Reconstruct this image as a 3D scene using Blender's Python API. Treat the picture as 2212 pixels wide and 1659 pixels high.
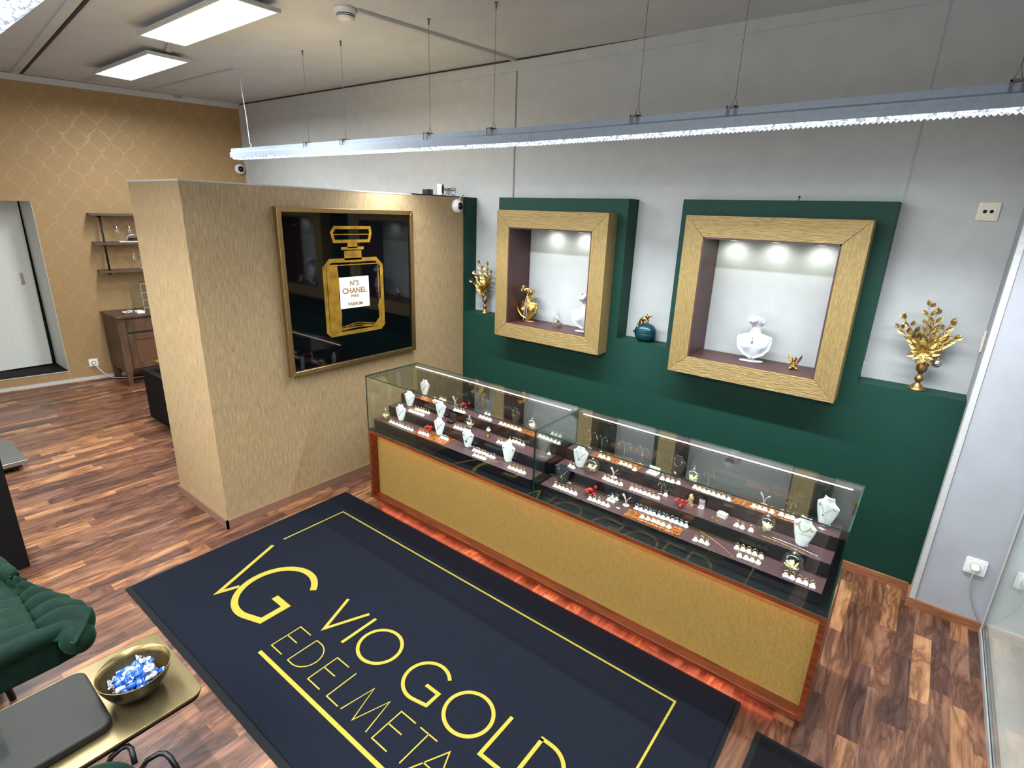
import bpy, bmesh, math, random
from math import pi, sin, cos, radians as R
from mathutils import Vector, Matrix
for o in list(bpy.data.objects): bpy.data.objects.remove(o)
C = bpy.context.scene.collection
SC = bpy.context.scene
rnd = random.Random(7)

# ------------------------------------------------------------------ camera, world, exposure
cam = bpy.data.objects.new('camera', bpy.data.cameras.new('camera')); C.objects.link(cam)
cr = Vector((0.78519309, 0.61844193, 0.03164485)); cu = Vector((-0.21098583, 0.21913035, 0.95261056)); cf = Vector((-0.58219996, 0.75465984, -0.30254212))
M = Matrix((cr, cu, -cf)).transposed().to_4x4(); M.translation = (3.0842, -3.4345, 1.8872); cam.matrix_world = M
cam.data.sensor_width = 36; cam.data.lens = 36*1156.4/2212; cam.data.clip_start = .01
SC.camera = cam
w = bpy.data.worlds.new('world'); SC.world = w; w.use_nodes = True
w.node_tree.nodes['Background'].inputs[0].default_value = (.9, .95, 1, 1); w.node_tree.nodes['Background'].inputs[1].default_value = .3
vs = SC.view_settings
SC.display_settings.display_device = 'sRGB'
vs.view_transform = 'Standard'; vs.look = 'None'; vs.gamma = 1; vs.exposure = 1.16; vs.use_curve_mapping = False
cy = SC.cycles
cy.use_denoising = True; cy.max_bounces = 10; cy.transparent_max_bounces = 24; cy.caustics_reflective = False; cy.caustics_refractive = False
cy.sample_clamp_indirect = 3; cy.diffuse_bounces = 5; cy.glossy_bounces = 5

def lin(c): c = c/255; return c/12.92 if c <= .04045 else ((c+.055)/1.055)**2.4
def col(c): return (lin(c[0]), lin(c[1]), lin(c[2]), 1)

def area(name, loc, sx, sy, power, color, spread=180, rot=(0,0,0)):
    l = bpy.data.lights.new(name, 'AREA'); l.shape = 'RECTANGLE'; l.size = sx; l.size_y = sy; l.energy = power; l.color = color; l.spread = R(spread)
    o = bpy.data.objects.new(name, l); C.objects.link(o); o.location = loc; o.rotation_euler = rot; return o
def spot(name, loc, power, color, ang, blend=.6, rot=(0,0,0), size=.02):
    l = bpy.data.lights.new(name, 'SPOT'); l.energy = power; l.color = color; l.spot_size = R(ang); l.spot_blend = blend; l.shadow_soft_size = size
    o = bpy.data.objects.new(name, l); C.objects.link(o); o.location = loc; o.rotation_euler = rot; return o
def H(x, y=0.0): return 2.955-.0125*x-.0036*min(x, 0)*y            # the ceiling sags a little towards the right
COOL = (.86, .93, 1); NEUT = (1, .96, .9)
area('linear_lamp_light', (1.1, -.9286, 2.225), 6.2, .05, 62, COOL, 128)
area('linear_lamp_light_front', (1.1, -3.11, 2.225), 6.2, .05, 52, COOL, 128)
for px, py in ((-2.37, -1.47), (-.67, -1.685)):
    area('panel_lamp_light', (px, py, H(px, py)-.075), 1.1, .22, 27, (.92, .96, 1), 170)
area('linear_lamp_glow', (1.1, -.9286, 2.222), 6.2, .05, 20, COOL, 180)
area('linear_lamp_glow_front', (1.1, -3.11, 2.222), 6.2, .05, 16, COOL, 180)
area('rear_wall_fill', (1.0, -5.5, 1.5), 4.0, 1.8, 32, (.9, .95, 1), 180, (R(90), 0, 0))  # unseen fill added behind the camera to lift walls and ceiling
area('rear_ceiling_fill', (1.2, -4.7, 2.85), 3.0, .6, 70, (.95, .97, 1), 170)  # overhead fill added out of view to brighten the room

# ------------------------------------------------------------------ materials
class NT:
    def __init__(s, name):
        s.m = bpy.data.materials.new(name); s.m.use_nodes = True; s.t = s.m.node_tree; s.b = s.t.nodes['Principled BSDF']
    def n(s, ty, **k):
        q = s.t.nodes.new(ty)
        for a, v in k.items(): setattr(q, a, v)
        return q
    def put(s, sock, v):
        if hasattr(v, 'is_output'): s.t.links.new(v, sock)
        else: sock.default_value = v
    def math(s, op, a, b=0.0, c=None):
        q = s.n('ShaderNodeMath', operation=op); s.put(q.inputs[0], a); s.put(q.inputs[1], b)
        if c is not None: s.put(q.inputs[2], c)
        return q.outputs[0]
    def co(s, kind='Object'): return s.n('ShaderNodeTexCoord').outputs[kind]
    def sep(s, v):
        q = s.n('ShaderNodeSeparateXYZ'); s.put(q.inputs[0], v); return q.outputs
    def comb(s, x, y, z=0.0):
        q = s.n('ShaderNodeCombineXYZ'); s.put(q.inputs[0], x); s.put(q.inputs[1], y); s.put(q.inputs[2], z); return q.outputs[0]
    def map(s, v, scale, loc=(0,0,0)):
        q = s.n('ShaderNodeMapping'); s.put(q.inputs['Vector'], v); q.inputs['Scale'].default_value = scale; q.inputs['Location'].default_value = loc; return q.outputs[0]
    def noise(s, v, scale=5, detail=3, rough=.5, dist=0):
        q = s.n('ShaderNodeTexNoise'); s.put(q.inputs['Vector'], v); q.inputs['Scale'].default_value = scale; q.inputs['Detail'].default_value = detail
        q.inputs['Roughness'].default_value = rough; q.inputs['Distortion'].default_value = dist; return q.outputs['Fac']
    def vor(s, v, scale, feat='F1', out='Distance', rand=1):
        q = s.n('ShaderNodeTexVoronoi', feature=feat); s.put(q.inputs['Vector'], v); q.inputs['Scale'].default_value = scale; q.inputs['Randomness'].default_value = rand; return q.outputs[out]
    def ramp(s, f, stops, interp='LINEAR'):
        q = s.n('ShaderNodeValToRGB'); s.put(q.inputs[0], f); e = q.color_ramp.elements; q.color_ramp.interpolation = interp
        while len(e) > 1: e.remove(e[-1])
        e[0].position, e[0].color = stops[0][0], col(stops[0][1])
        for p, c in stops[1:]: a = e.new(p); a.color = col(c)
        return q.outputs[0]
    def mix(s, f, a, b, mode='MIX'):
        q = s.n('ShaderNodeMix', data_type='RGBA', blend_type=mode); s.put(q.inputs[0], f); s.put(q.inputs[6], a); s.put(q.inputs[7], b); return q.outputs[2]
    def bump(s, h, strength=.3, dist=.01):
        q = s.n('ShaderNodeBump'); q.inputs['Strength'].default_value = strength; q.inputs['Distance'].default_value = dist; s.put(q.inputs['Height'], h)
        s.t.links.new(q.outputs[0], s.b.inputs['Normal'])
    def set(s, base=None, rough=None, metal=None, **k):
        if base is not None: s.put(s.b.inputs['Base Color'], base if hasattr(base, 'is_output') else col(base))
        if rough is not None: s.put(s.b.inputs['Roughness'], rough)
        if metal is not None: s.put(s.b.inputs['Metallic'], metal)
        for a, v in k.items(): s.put(s.b.inputs[a.replace('_', ' ')], v)
        return s.m
def plain(name, c, rough=.5, metal=0.0, bump=0, bscale=60, var=.03, **k):
    t = NT(name); v = t.co(); n = t.noise(v, bscale, 3)
    d = tuple(x*(1-var) for x in c); l = tuple(min(255, x*(1+var)) for x in c)
    m = t.set(t.ramp(n, [(.3, d), (.7, l)]), rough, metal, **k)
    if bump: t.bump(n, bump, .003)
    return m
def emis(name, c, s):
    t = NT(name); v = t.co(); n = t.noise(v, 40, 2)
    t.set(c, .5, 0.0); t.put(t.b.inputs['Emission Color'], t.mix(n, col(c), col(tuple(min(255, x*1.04) for x in c)))); t.b.inputs['Emission Strength'].default_value = s
    return t.m
def glassmat(name, tint, boost=1.0, rough=0.0):
    t = NT(name); t.t.nodes.remove(t.b)
    g = t.n('ShaderNodeNewGeometry'); d = t.n('ShaderNodeVectorMath', operation='DOT_PRODUCT')
    t.t.links.new(g.outputs['Normal'], d.inputs[0]); t.t.links.new(g.outputs['Incoming'], d.inputs[1])
    f = t.math('POWER', t.math('SUBTRACT', 1.0, t.math('ABSOLUTE', d.outputs['Value'])), 5.0)
    f = t.math('MULTIPLY_ADD', f, .94, .045*boost)
    tr = t.n('ShaderNodeBsdfTransparent'); tr.inputs[0].default_value = col(tint)
    gl = t.n('ShaderNodeBsdfGlossy'); gl.inputs['Roughness'].default_value = rough; gl.inputs['Color'].default_value = (.95, 1, .98, 1)
    mx = t.n('ShaderNodeMixShader'); t.put(mx.inputs[0], f); t.t.links.new(tr.outputs[0], mx.inputs[1]); t.t.links.new(gl.outputs[0], mx.inputs[2])
    t.t.links.new(mx.outputs[0], t.t.nodes['Material Output'].inputs[0]); return t.m
m = {}
m['white_wall'] = plain('white_wall', (178, 180, 178), .75, 0, .08, 9, .02)
m['column_wall'] = plain('column_wall', (160, 161, 166), .6, 0, .08, 7, .02)
m['ceiling'] = plain('ceiling', (194, 199, 200), .8, 0, .05, 5, .02)
m['trim_white'] = plain('trim_white', (184, 184, 180), .5)
m['seam'] = plain('seam', (120, 118, 114), .7)
m['dark_gap'] = plain('dark_gap', (45, 40, 38), .8)
m['white_plastic'] = plain('white_plastic', (225, 225, 222), .35)
m['cream_plastic'] = plain('cream_plastic', (214, 206, 184), .4)
m['black_plastic'] = plain('black_plastic', (16, 16, 18), .3)
m['black_matte'] = plain('black_matte', (14, 12, 12), .7, 0, .1, Specular_IOR_Level=.15)
m['black_steel'] = plain('black_steel', (20, 20, 22), .35, .6)
m['door_paint'] = plain('door_paint', (206, 208, 200), .5)
m['steel'] = plain('steel', (190, 190, 188), .28, 1.0)
m['alu'] = plain('alu', (196, 198, 198), .35, .5)
m['lamp_body'] = plain('lamp_body', (134, 146, 160), .35)
m['gold'] = plain('gold', (196, 160, 92), .24, 1.0, .05, 60)
m['gold_foil'] = plain('gold_foil', (204, 176, 108), .3, 1.0, .9, 160, .12)
m['gold_satin'] = plain('gold_satin', (150, 118, 76), .36, .9)
m['brass_frame'] = plain('brass_frame', (156, 128, 84), .32, .9)
m['ring_gold'] = plain('ring_gold', (235, 190, 90), .18, 1.0)
m['silver'] = plain('silver', (205, 205, 205), .2, 1.0)
m['stand_white'] = plain('stand_white', (238, 236, 232), .4)
m['bust_white'] = plain('bust_white', (232, 234, 234), .45)
m['bust_dark'] = plain('bust_dark', (40, 36, 40), .6)
m['sculpt_white'] = plain('sculpt_white', (196, 199, 204), .35)
m['pink_acrylic'] = plain('pink_acrylic', (216, 186, 182), .2)
m['red'] = plain('red', (170, 22, 28), .22)
m['plum'] = plain('plum', (66, 38, 36), .45, 0, .05)
m['step_top'] = plain('step_top', (74, 49, 51), .32, 0, .03, 200, .08)
m['step_side'] = plain('step_side', (14, 12, 15), .18)
m['skirting'] = None
m['leaf_green'] = plain('leaf_green', (60, 92, 52), .5)
m['pebbles'] = plain('pebbles', (120, 92, 78), .7, 0, .6, 300, .5)
m['teal'] = None
m['leather'] = plain('leather', (31, 30, 25), .55, 0, .25, 30, .05, Specular_IOR_Level=.2)
m['blue'] = plain('blue', (16, 74, 160), .3, 0, .3, 200, .12)
m['wrap_white'] = plain('wrap_white', (158, 160, 170), .3, 0, .4, 200, .08)
m['acrylic'] = glassmat('acrylic', (244, 246, 246), 1.6)
m['glass'] = glassmat('glass', (249, 252, 250), .85)
m['cab_glass'] = glassmat('cab_glass', (249, 251, 250), 1.2)
m['globe'] = glassmat('globe', (250, 248, 246), 2.2)
m['glass_edge'] = plain('glass_edge', (14, 62, 50), .15)
m['lens'] = emis('lens', (226, 240, 255), .62)
t = NT('lens_prism'); nn = t.noise(t.map(t.co(), (70, 90, 60)), 1, 2, .5, .5); t.set((200, 210, 220), .3, 0.0); t.put(t.b.inputs['Emission Color'], col((226, 240, 255))); t.put(t.b.inputs['Emission Strength'], t.math('MAXIMUM', .10, t.math('MULTIPLY_ADD', nn, 3.2, -1.15))); m['lens'] = t.m  # noise in the emission stands in for light refracted by the prisms
m['panel_light'] = emis('panel_light', (228, 242, 255), .43)
m['led_pink'] = emis('led_pink', (255, 214, 204), 12)
m['led_amber'] = emis('led_amber', (255, 126, 26), 11)
m['led_red'] = emis('led_red', (255, 116, 78), 9)
m['puck'] = emis('puck', (235, 250, 225), 1.2)
m['lens_black'] = plain('lens_black', (6, 6, 8), .05)
m['cable_white'] = plain('cable_white', (215, 212, 206), .5)
m['cable_grey'] = plain('cable_grey', (150, 146, 142), .5)
m['screen_black'] = plain('screen_black', (4, 5, 7), .04, 0, 0, 60, .02)
m['label_white'] = plain('label_white', (228, 232, 236), .3)
m['label_gold'] = plain('label_gold', (168, 128, 52), .35, .4)
m['poster_gold'] = plain('poster_gold', (172, 130, 46), .3, .55, 0, 18, .16)
m['yellow'] = plain('yellow', (146, 132, 52), .95, 0, .5, 400, .12, Specular_IOR_Level=.05)
m['rubber'] = plain('rubber', (22, 23, 24), .8, Specular_IOR_Level=.1)
m['scale_top'] = plain('scale_top', (92, 92, 86), .4, .3)
m['box_white'] = plain('box_white', (228, 226, 220), .5)
m['feather'] = plain('feather', (235, 212, 160), .7, 0, .5, 120, .2)
m['leopard'] = None
def stretched(name, c, sc, rough, metal, strength, var=.12, dist=.004, nd=0.6):
    t = NT(name); v = t.map(t.co(), sc); n = t.noise(v, 1, 3, .55, nd)
    d = tuple(x*(1-var) for x in c); l = tuple(min(255, x*(1+var)) for x in c)
    mm = t.set(t.ramp(n, [(.3, d), (.7, l)]), rough, metal); t.bump(n, strength, dist); return mm
m['gold_h'] = stretched('gold_h', (148, 125, 78), (22, 90, 150), .46, .35, .9, .08, .006)
m['gold_v'] = stretched('gold_v', (148, 125, 78), (150, 90, 22), .46, .35, .9, .08, .006)
m['gold_panel'] = stretched('gold_panel', (160, 128, 66), (170, 60, 40), .5, .3, .7, .06, .004)
m['paper'] = stretched('paper', (160, 136, 100), (160, 160, 14), .45, .1, .5, .13, .0025, .3)
m['mahogany'] = stretched('mahogany', (96, 42, 20), (6, 60, 60), .3, 0, .1, .25, .001)
m['oak'] = stretched('oak', (76, 53, 37), (20, 20, 4), .5, 0, .2, .28, .002)
m['shelf_wood'] = stretched('shelf_wood', (76, 57, 48), (8, 60, 60), .5, 0, .15, .2, .002)
m['skirting'] = stretched('skirting', (142, 92, 62), (6, 6, 60), .4, 0, .1, .2, .001)
m['brass'] = stretched('brass', (116, 102, 70), (6, 14, 14), .34, .85, .12, .1, .001)
m['bronze_in'] = stretched('bronze_in', (110, 94, 60), (20, 20, 20), .32, .9, .2, .14, .001)
m['bronze_out'] = plain('bronze_out', (50, 46, 40), .35, .85)
# green paint / velvet
m['green'] = plain('green', (13, 54, 43), .6, 0, .04, 40, .04, Specular_IOR_Level=.25)
t = NT('velvet'); n = t.noise(t.co(), 30, 4)
m['velvet'] = t.set(t.ramp(n, [(.3, (2, 19, 12)), (.7, (3, 29, 18))]), .8, 0.0, Specular_IOR_Level=.15, Sheen_Weight=.10, Sheen_Roughness=.4); t.put(t.b.inputs['Sheen Tint'], col((120, 220, 160))); t.bump(t.noise(t.map(t.co(), (9, 30, 30)), 1, 3), .25, .01)
# teal pot
t = NT('teal'); v = t.vor(t.map(t.co(), (1, 1, 1.0)), 95, 'DISTANCE_TO_EDGE')
m['teal'] = t.set(t.ramp(v, [(0, (22, 74, 84)), (.25, (8, 44, 54))]), .3, .2); t.bump(v, -1.0, .03)
t = NT('leopard'); v = t.vor(t.co(), 120)
m['leopard'] = t.set(t.ramp(v, [(0, (30, 18, 10)), (.38, (40, 24, 12)), (.45, (220, 186, 130))]), .5, 0.0)
# sequin foil mats
t = NT('foil'); v = t.co(); c1 = t.vor(v, 260, 'F1', 'Color'); s1 = t.sep(c1)
t.set(t.ramp(s1[0], [(0, (70, 26, 10)), (.35, (196, 84, 36)), (.7, (238, 140, 66)), (1, (255, 214, 130))]), .25, .75); t.bump(s1[1], .9, .004); m['foil'] = t.m
# mat pile
t = NT('mat_pile'); n = t.noise(t.co(), 420, 2); m['mat_pile'] = t.set(t.ramp(n, [(.3, (13, 16, 22)), (.75, (27, 30, 39))]), .95, 0.0, Specular_IOR_Level=.05); t.bump(n, .6, .004)
t = NT('mat_grey'); n = t.noise(t.co(), 420, 2); m['mat_grey'] = t.set(t.ramp(n, [(.3, (10, 11, 13)), (.75, (26, 27, 30))]), .95, 0.0, Specular_IOR_Level=.05); t.bump(n, .6, .004)
# floor: strip laminate along y
t = NT('laminate'); s = t.sep(t.co()); W_, L_ = .0700, .47
u = t.math('DIVIDE', s[0], W_); iu = t.math('FLOOR', u)
wn = t.n('ShaderNodeTexWhiteNoise', noise_dimensions='1D'); t.put(wn.inputs['W'], iu)
vv = t.math('ADD', t.math('DIVIDE', s[1], L_), t.math('MULTIPLY', wn.outputs['Value'], 7.3)); iv = t.math('FLOOR', vv)
w2 = t.n('ShaderNodeTexWhiteNoise', noise_dimensions='2D'); t.put(w2.inputs['Vector'], t.comb(iu, iv)); cell = w2.outputs['Value']
gco = t.comb(t.math('MULTIPLY', s[0], 10.0), t.math('ADD', t.math('MULTIPLY', s[1], 1.9), t.math('MULTIPLY', cell, 37.0)), t.math('MULTIPLY', iu, 3.7))
gr = t.noise(gco, .85, 4, .55, 2.6)
fi = t.noise(t.comb(t.math('MULTIPLY', s[0], 60.0), t.math('MULTIPLY', s[1], 5.0), cell), 1.0, 4, .65, .6)
base = t.ramp(cell, [(0, (88, 60, 50)), (.25, (110, 76, 58)), (.5, (132, 92, 67)), (.72, (118, 84, 68)), (.82, (150, 106, 74)), (1, (178, 130, 90))])
dark = t.ramp(gr, [(.38, (255, 255, 255)), (.5, (186, 164, 150)), (.56, (100, 76, 66)), (.6, (196, 176, 160)), (.75, (255, 250, 244))])
c_ = t.mix(.75, base, dark, 'MULTIPLY'); c_ = t.mix(.6, c_, t.ramp(fi, [(.3, (150, 132, 120)), (.6, (255, 255, 255))]), 'MULTIPLY')
fu = t.math('ABSOLUTE', t.math('SUBTRACT', t.math('FRACT', u), .5)); fv = t.math('ABSOLUTE', t.math('SUBTRACT', t.math('FRACT', vv), .5))
ed = t.math('MAXIMUM', t.math('GREATER_THAN', fu, .488), t.math('GREATER_THAN', fv, .497))
c_ = t.mix(t.math('MULTIPLY', ed, .45), c_, col((50, 32, 24)))
m['laminate'] = t.set(c_, .33, 0.0); t.bump(fi, .05, .002)
# damask wallpaper
t = NT('damask'); s = t.sep(t.co()); Wd, Pd = .19, .26
cs = t.math('MULTIPLY', t.math('COSINE', t.math('MULTIPLY', s[2], 2*pi/Pd)), Wd/4)
nz = t.math('MULTIPLY', t.math('SUBTRACT', t.noise(t.co(), 14, 4, .7), .5), .07)
yy = t.math('ADD', s[1], t.math('MULTIPLY', nz, 1.1))
f1 = t.math('ABSOLUTE', t.math('SUBTRACT', t.math('FRACT', t.math('DIVIDE', t.math('ADD', yy, cs), Wd)), .5))
f2 = t.math('ABSOLUTE', t.math('SUBTRACT', t.math('FRACT', t.math('DIVIDE', t.math('ADD', t.math('SUBTRACT', yy, cs), Wd/2), Wd)), .5))
lace = t.noise(t.co(), 26, 5, .75, 1.2)
ln = t.math('MAXIMUM', t.math('GREATER_THAN', f1, .455), t.math('GREATER_THAN', f2, .455))
pt = t.math('MAXIMUM', t.math('MULTIPLY', ln, t.math('GREATER_THAN', lace, .44)), t.math('MULTIPLY', t.math('GREATER_THAN', lace, .60), .7))
m['damask'] = t.set(t.mix(pt, col((152, 123, 82)), col((159, 131, 91))), t.math('SUBTRACT', .6, t.math('MULTIPLY', pt, .12)), .12)

# ------------------------------------------------------------------ mesh builder
class MB:
    def __init__(s): s.v = []; s.f = []; s.mi = []; s.sm = []
    def add(s, vs, fs, sm=False, mi=0):
        k = len(s.v); s.v += [tuple(p) for p in vs]; s.f += [tuple(i+k for i in f) for f in fs]; s.mi += [mi]*len(fs); s.sm += [sm]*len(fs); return s
    def box(s, x0, x1, y0, y1, z0, z1, mi=0, T=None):
        if x0 > x1: x0, x1 = x1, x0
        if y0 > y1: y0, y1 = y1, y0
        if z0 > z1: z0, z1 = z1, z0
        p = [(x0,y0,z0),(x1,y0,z0),(x1,y1,z0),(x0,y1,z0),(x0,y0,z1),(x1,y0,z1),(x1,y1,z1),(x0,y1,z1)]
        if T is not None: p = [T @ Vector(q) for q in p]
        return s.add(p, [(0,3,2,1),(4,5,6,7),(0,1,5,4),(1,2,6,5),(2,3,7,6),(3,0,4,7)], False, mi)
    def pane(s, x0, x1, y0, y1, z0, z1):   # large faces material 0, narrow edge faces material 1
        k = len(s.f); s.box(x0, x1, y0, y1, z0, z1); d = sorted([(abs(x1-x0), 'x'), (abs(y1-y0), 'y'), (abs(z1-z0), 'z')])[0][1]
        big = {'z': (0, 1), 'y': (2, 4), 'x': (3, 5)}[d]
        for i in range(6): s.mi[k+i] = 0 if i in big else 1
        return s
    def lathe(s, prof, c=(0,0,0), seg=24, T=None, mi=0, sm=True, ang=2*pi):
        vs = []; n = len(prof)
        for i in range(seg):
            a = ang*i/seg
            for r, z in prof: vs.append(Vector((r*cos(a), r*sin(a), z)))
        if T is not None: vs = [T @ q for q in vs]
        vs = [q + Vector(c) for q in vs]
        fs = [(i*n+j, ((i+1) % seg)*n+j, ((i+1) % seg)*n+j+1, i*n+j+1) for i in range(seg) for j in range(n-1)]
        return s.add(vs, fs, sm, mi)
    def sph(s, c, r, seg=16, rings=10, T=None, mi=0):
        r = (r, r, r) if not hasattr(r, '__len__') else r
        vs = []; fs = []
        for j in range(rings+1):
            ph = pi*j/rings
            for i in range(seg): a = 2*pi*i/seg; vs.append(Vector((r[0]*sin(ph)*cos(a), r[1]*sin(ph)*sin(a), r[2]*cos(ph))))
        if T is not None: vs = [T @ q for q in vs]
        vs = [q + Vector(c) for q in vs]
        for j in range(rings):
            for i in range(seg): fs.append((j*seg+i, (j+1)*seg+i, (j+1)*seg+(i+1) % seg, j*seg+(i+1) % seg))
        return s.add(vs, fs, True, mi)
    def tube(s, path, r, seg=8, closed=False, mi=0, cap=True):
        P = [Vector(p) for p in path]; n = len(P); rr = r if hasattr(r, '__len__') else [r]*n; vs = []; fs = []; prev = None
        for i, p in enumerate(P):
            a = P[(i-1) % n] if (closed or i) else p; b = P[(i+1) % n] if (closed or i < n-1) else p
            d = (b-a).normalized()
            if prev is None:
                up = Vector((0,0,1)) if abs(d.z) < .9 else Vector((1,0,0)); x = d.cross(up).normalized()
            else: x = (prev - d*prev.dot(d)).normalized()
            prev = x; y = d.cross(x)
            for k in range(seg): t_ = 2*pi*k/seg; vs.append(p + (x*cos(t_)+y*sin(t_))*rr[i])
        m_ = n if closed else n-1
        for i in range(m_):
            for k in range(seg): fs.append((i*seg+k, ((i+1) % n)*seg+k, ((i+1) % n)*seg+(k+1) % seg, i*seg+(k+1) % seg))
        if not closed and cap: fs += [tuple(range(seg)), tuple((n-1)*seg+k for k in reversed(range(seg)))]
        return s.add(vs, fs, True, mi)
    def torus(s, c, R0, r, T=None, seg=20, seg2=6, mi=0, a0=0, a1=2*pi):
        full = abs(a1-a0-2*pi) < 1e-6; k = seg if full else seg+1
        path = [Vector((R0*cos(a0+(a1-a0)*i/seg), R0*sin(a0+(a1-a0)*i/seg), 0)) for i in range(k)]
        if T is not None: path = [T @ q for q in path]
        return s.tube([q+Vector(c) for q in path], r, seg2, full, mi)
    def prism(s, poly, h0, h1, F=None, mi=0, sm=False):  # poly in local xy, F maps (x,y,h)
        F = F or (lambda x, y, h: (x, y, h)); n = len(poly)
        vs = [F(x, y, h0) for x, y in poly]+[F(x, y, h1) for x, y in poly]
        return s.add(vs, [tuple(reversed(range(n))), tuple(range(n, 2*n))]+[(i, (i+1) % n, n+(i+1) % n, n+i) for i in range(n)], sm, mi)
    def strip(s, path, wd, h0, h1, F=None, closed=False, mi=0):   # flat ribbon stroke of width wd along a 2d path
        P = [Vector((p[0], p[1])) for p in path]; n = len(P); L_ = []; R_ = []
        for i in range(n):
            a = P[(i-1) % n] if (closed or i) else None; b = P[(i+1) % n] if (closed or i < n-1) else None
            d1 = (P[i]-a).normalized() if a is not None else (b-P[i]).normalized(); d2 = (b-P[i]).normalized() if b is not None else d1
            n1 = Vector((-d1.y, d1.x)); n2 = Vector((-d2.y, d2.x)); k = (n1+n2); k = k/max(.25, k.dot(n1)) if k.length > 1e-6 else n1
            if k.length > 2.6: k = k.normalized()*2.6
            L_.append(P[i]+k*wd/2); R_.append(P[i]-k*wd/2)
        F = F or (lambda x, y, h: (x, y, h)); m_ = n if closed else n-1
        for i in range(m_):
            j = (i+1) % n; q = [L_[i], R_[i], R_[j], L_[j]]
            vs = [F(p.x, p.y, h0) for p in q]+[F(p.x, p.y, h1) for p in q]
            s.add(vs, [(3,2,1,0),(4,5,6,7),(0,1,5,4),(1,2,6,5),(2,3,7,6),(3,0,4,7)], False, mi)
        return s
    def grid(s, fn, nu, nv, mi=0, closeu=False):
        vs = [fn(i/(nu if closeu else nu-1), j/(nv-1)) for i in range(nu) for j in range(nv)]
        fs = [(i*nv+j, ((i+1) % nu)*nv+j, ((i+1) % nu)*nv+j+1, i*nv+j+1) for i in range(nu if closeu else nu-1) for j in range(nv-1)]
        return s.add(vs, fs, True, mi)
    def build(s, name, mats, parent=None, bevel=0, remesh=0, world=True, fix=True, smooth=0, solid=0):
        if not isinstance(mats, (list, tuple)): mats = [mats]
        off = Vector(parent_loc(parent)) if (parent is not None and world) else Vector((0,0,0))
        me = bpy.data.meshes.new(name); me.from_pydata([tuple(Vector(p)-off) for p in s.v], [], s.f)
        for q in mats: me.materials.append(q)
        for i, p in enumerate(me.polygons): p.material_index = s.mi[i]; p.use_smooth = s.sm[i]
        if fix:
            b = bmesh.new(); b.from_mesh(me); bmesh.ops.recalc_face_normals(b, faces=b.faces); b.to_mesh(me); b.free()
        o = bpy.data.objects.new(name, me); C.objects.link(o); o.parent = parent
        if remesh:
            r_ = o.modifiers.new('r', 'REMESH'); r_.mode = 'VOXEL'; r_.voxel_size = remesh; r_.use_smooth_shade = True
            if smooth: q = o.modifiers.new('s', 'SMOOTH'); q.iterations = smooth; q.factor = .5
        if solid: q = o.modifiers.new('t', 'SOLIDIFY'); q.thickness = solid
        if bevel: q = o.modifiers.new('b', 'BEVEL'); q.width = bevel; q.segments = 3; q.limit_method = 'ANGLE'; q.angle_limit = R(40)
        return o
def parent_loc(p):
    v = Vector((0,0,0))
    while p is not None: v += Vector(p.location); p = p.parent
    return v
def tag(o, label=None, cat=None, group=None, kind=None):
    if label: o['label'] = label
    if cat: o['category'] = cat
    if group: o['group'] = group
    if kind: o['kind'] = kind
    return o
def thing(name, label, cat, loc=(0,0,0), rz=0, group=None):
    o = bpy.data.objects.new(name, None); C.objects.link(o); o.location = loc; o.rotation_euler = (0,0,rz); o.empty_display_size = .05
    return tag(o, label, cat, group)
def st(name, mb, mats, parent=None, **k):
    o = mb.build(name, mats, parent, **k)
    if parent is None: o['kind'] = 'structure'
    return o
def copytree(o, parent=None):
    c = o.copy(); C.objects.link(c); c.parent = parent
    for ch in list(o.children): copytree(ch, c)
    return c
def rot(ax, deg): return Matrix.Rotation(R(deg), 3, ax)
def rrect(x0, x1, y0, y1, r, n=6):
    P = []
    for cx, cy_, a in ((x1-r, y1-r, 0), (x0+r, y1-r, 90), (x0+r, y0+r, 180), (x1-r, y0+r, 270)):
        P += [(cx+r*cos(R(a+90*i/n)), cy_+r*sin(R(a+90*i/n))) for i in range(n+1)]
    return P
def bez(p0, p1, p2, p3, n=12):
    p0, p1, p2, p3 = map(Vector, (p0, p1, p2, p3)); return [p0*(1-t)**3+p1*3*t*(1-t)**2+p2*3*t*t*(1-t)+p3*t**3 for t in [i/n for i in range(n+1)]]

# ------------------------------------------------------------------ room shell
XR, YF = 4.6, -5.6
def LX(y): return -3.70+.15*y                      # left wall line
st('floor', MB().box(-5.2, XR, YF, .02, -.05, 0), m['laminate'])
st('wall_back', MB().box(-3.72, XR+.1, 0, .12, 0, 3.05), m['white_wall'])
st('wall_right', MB().box(XR, XR+.1, YF, .12, 0, 3.05), m['white_wall'])
st('wall_front', MB().box(-5.2, XR+.1, YF-.1, YF, 0, 3.05), m['white_wall'])
cm = MB()
for x0, x1 in ((-5.2, 0), (0, XR+.1)):
    cm.grid(lambda u, v: (x0+(x1-x0)*u, YF+(.12-YF)*v, H(x0+(x1-x0)*u, YF+(.12-YF)*v)), 24, 24).add([(x0, YF, 3.2), (x1, YF, 3.2), (x1, .12, 3.2), (x0, .12, 3.2)], [(0,1,2,3)])
st('ceiling', cm, m['ceiling'])
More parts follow.
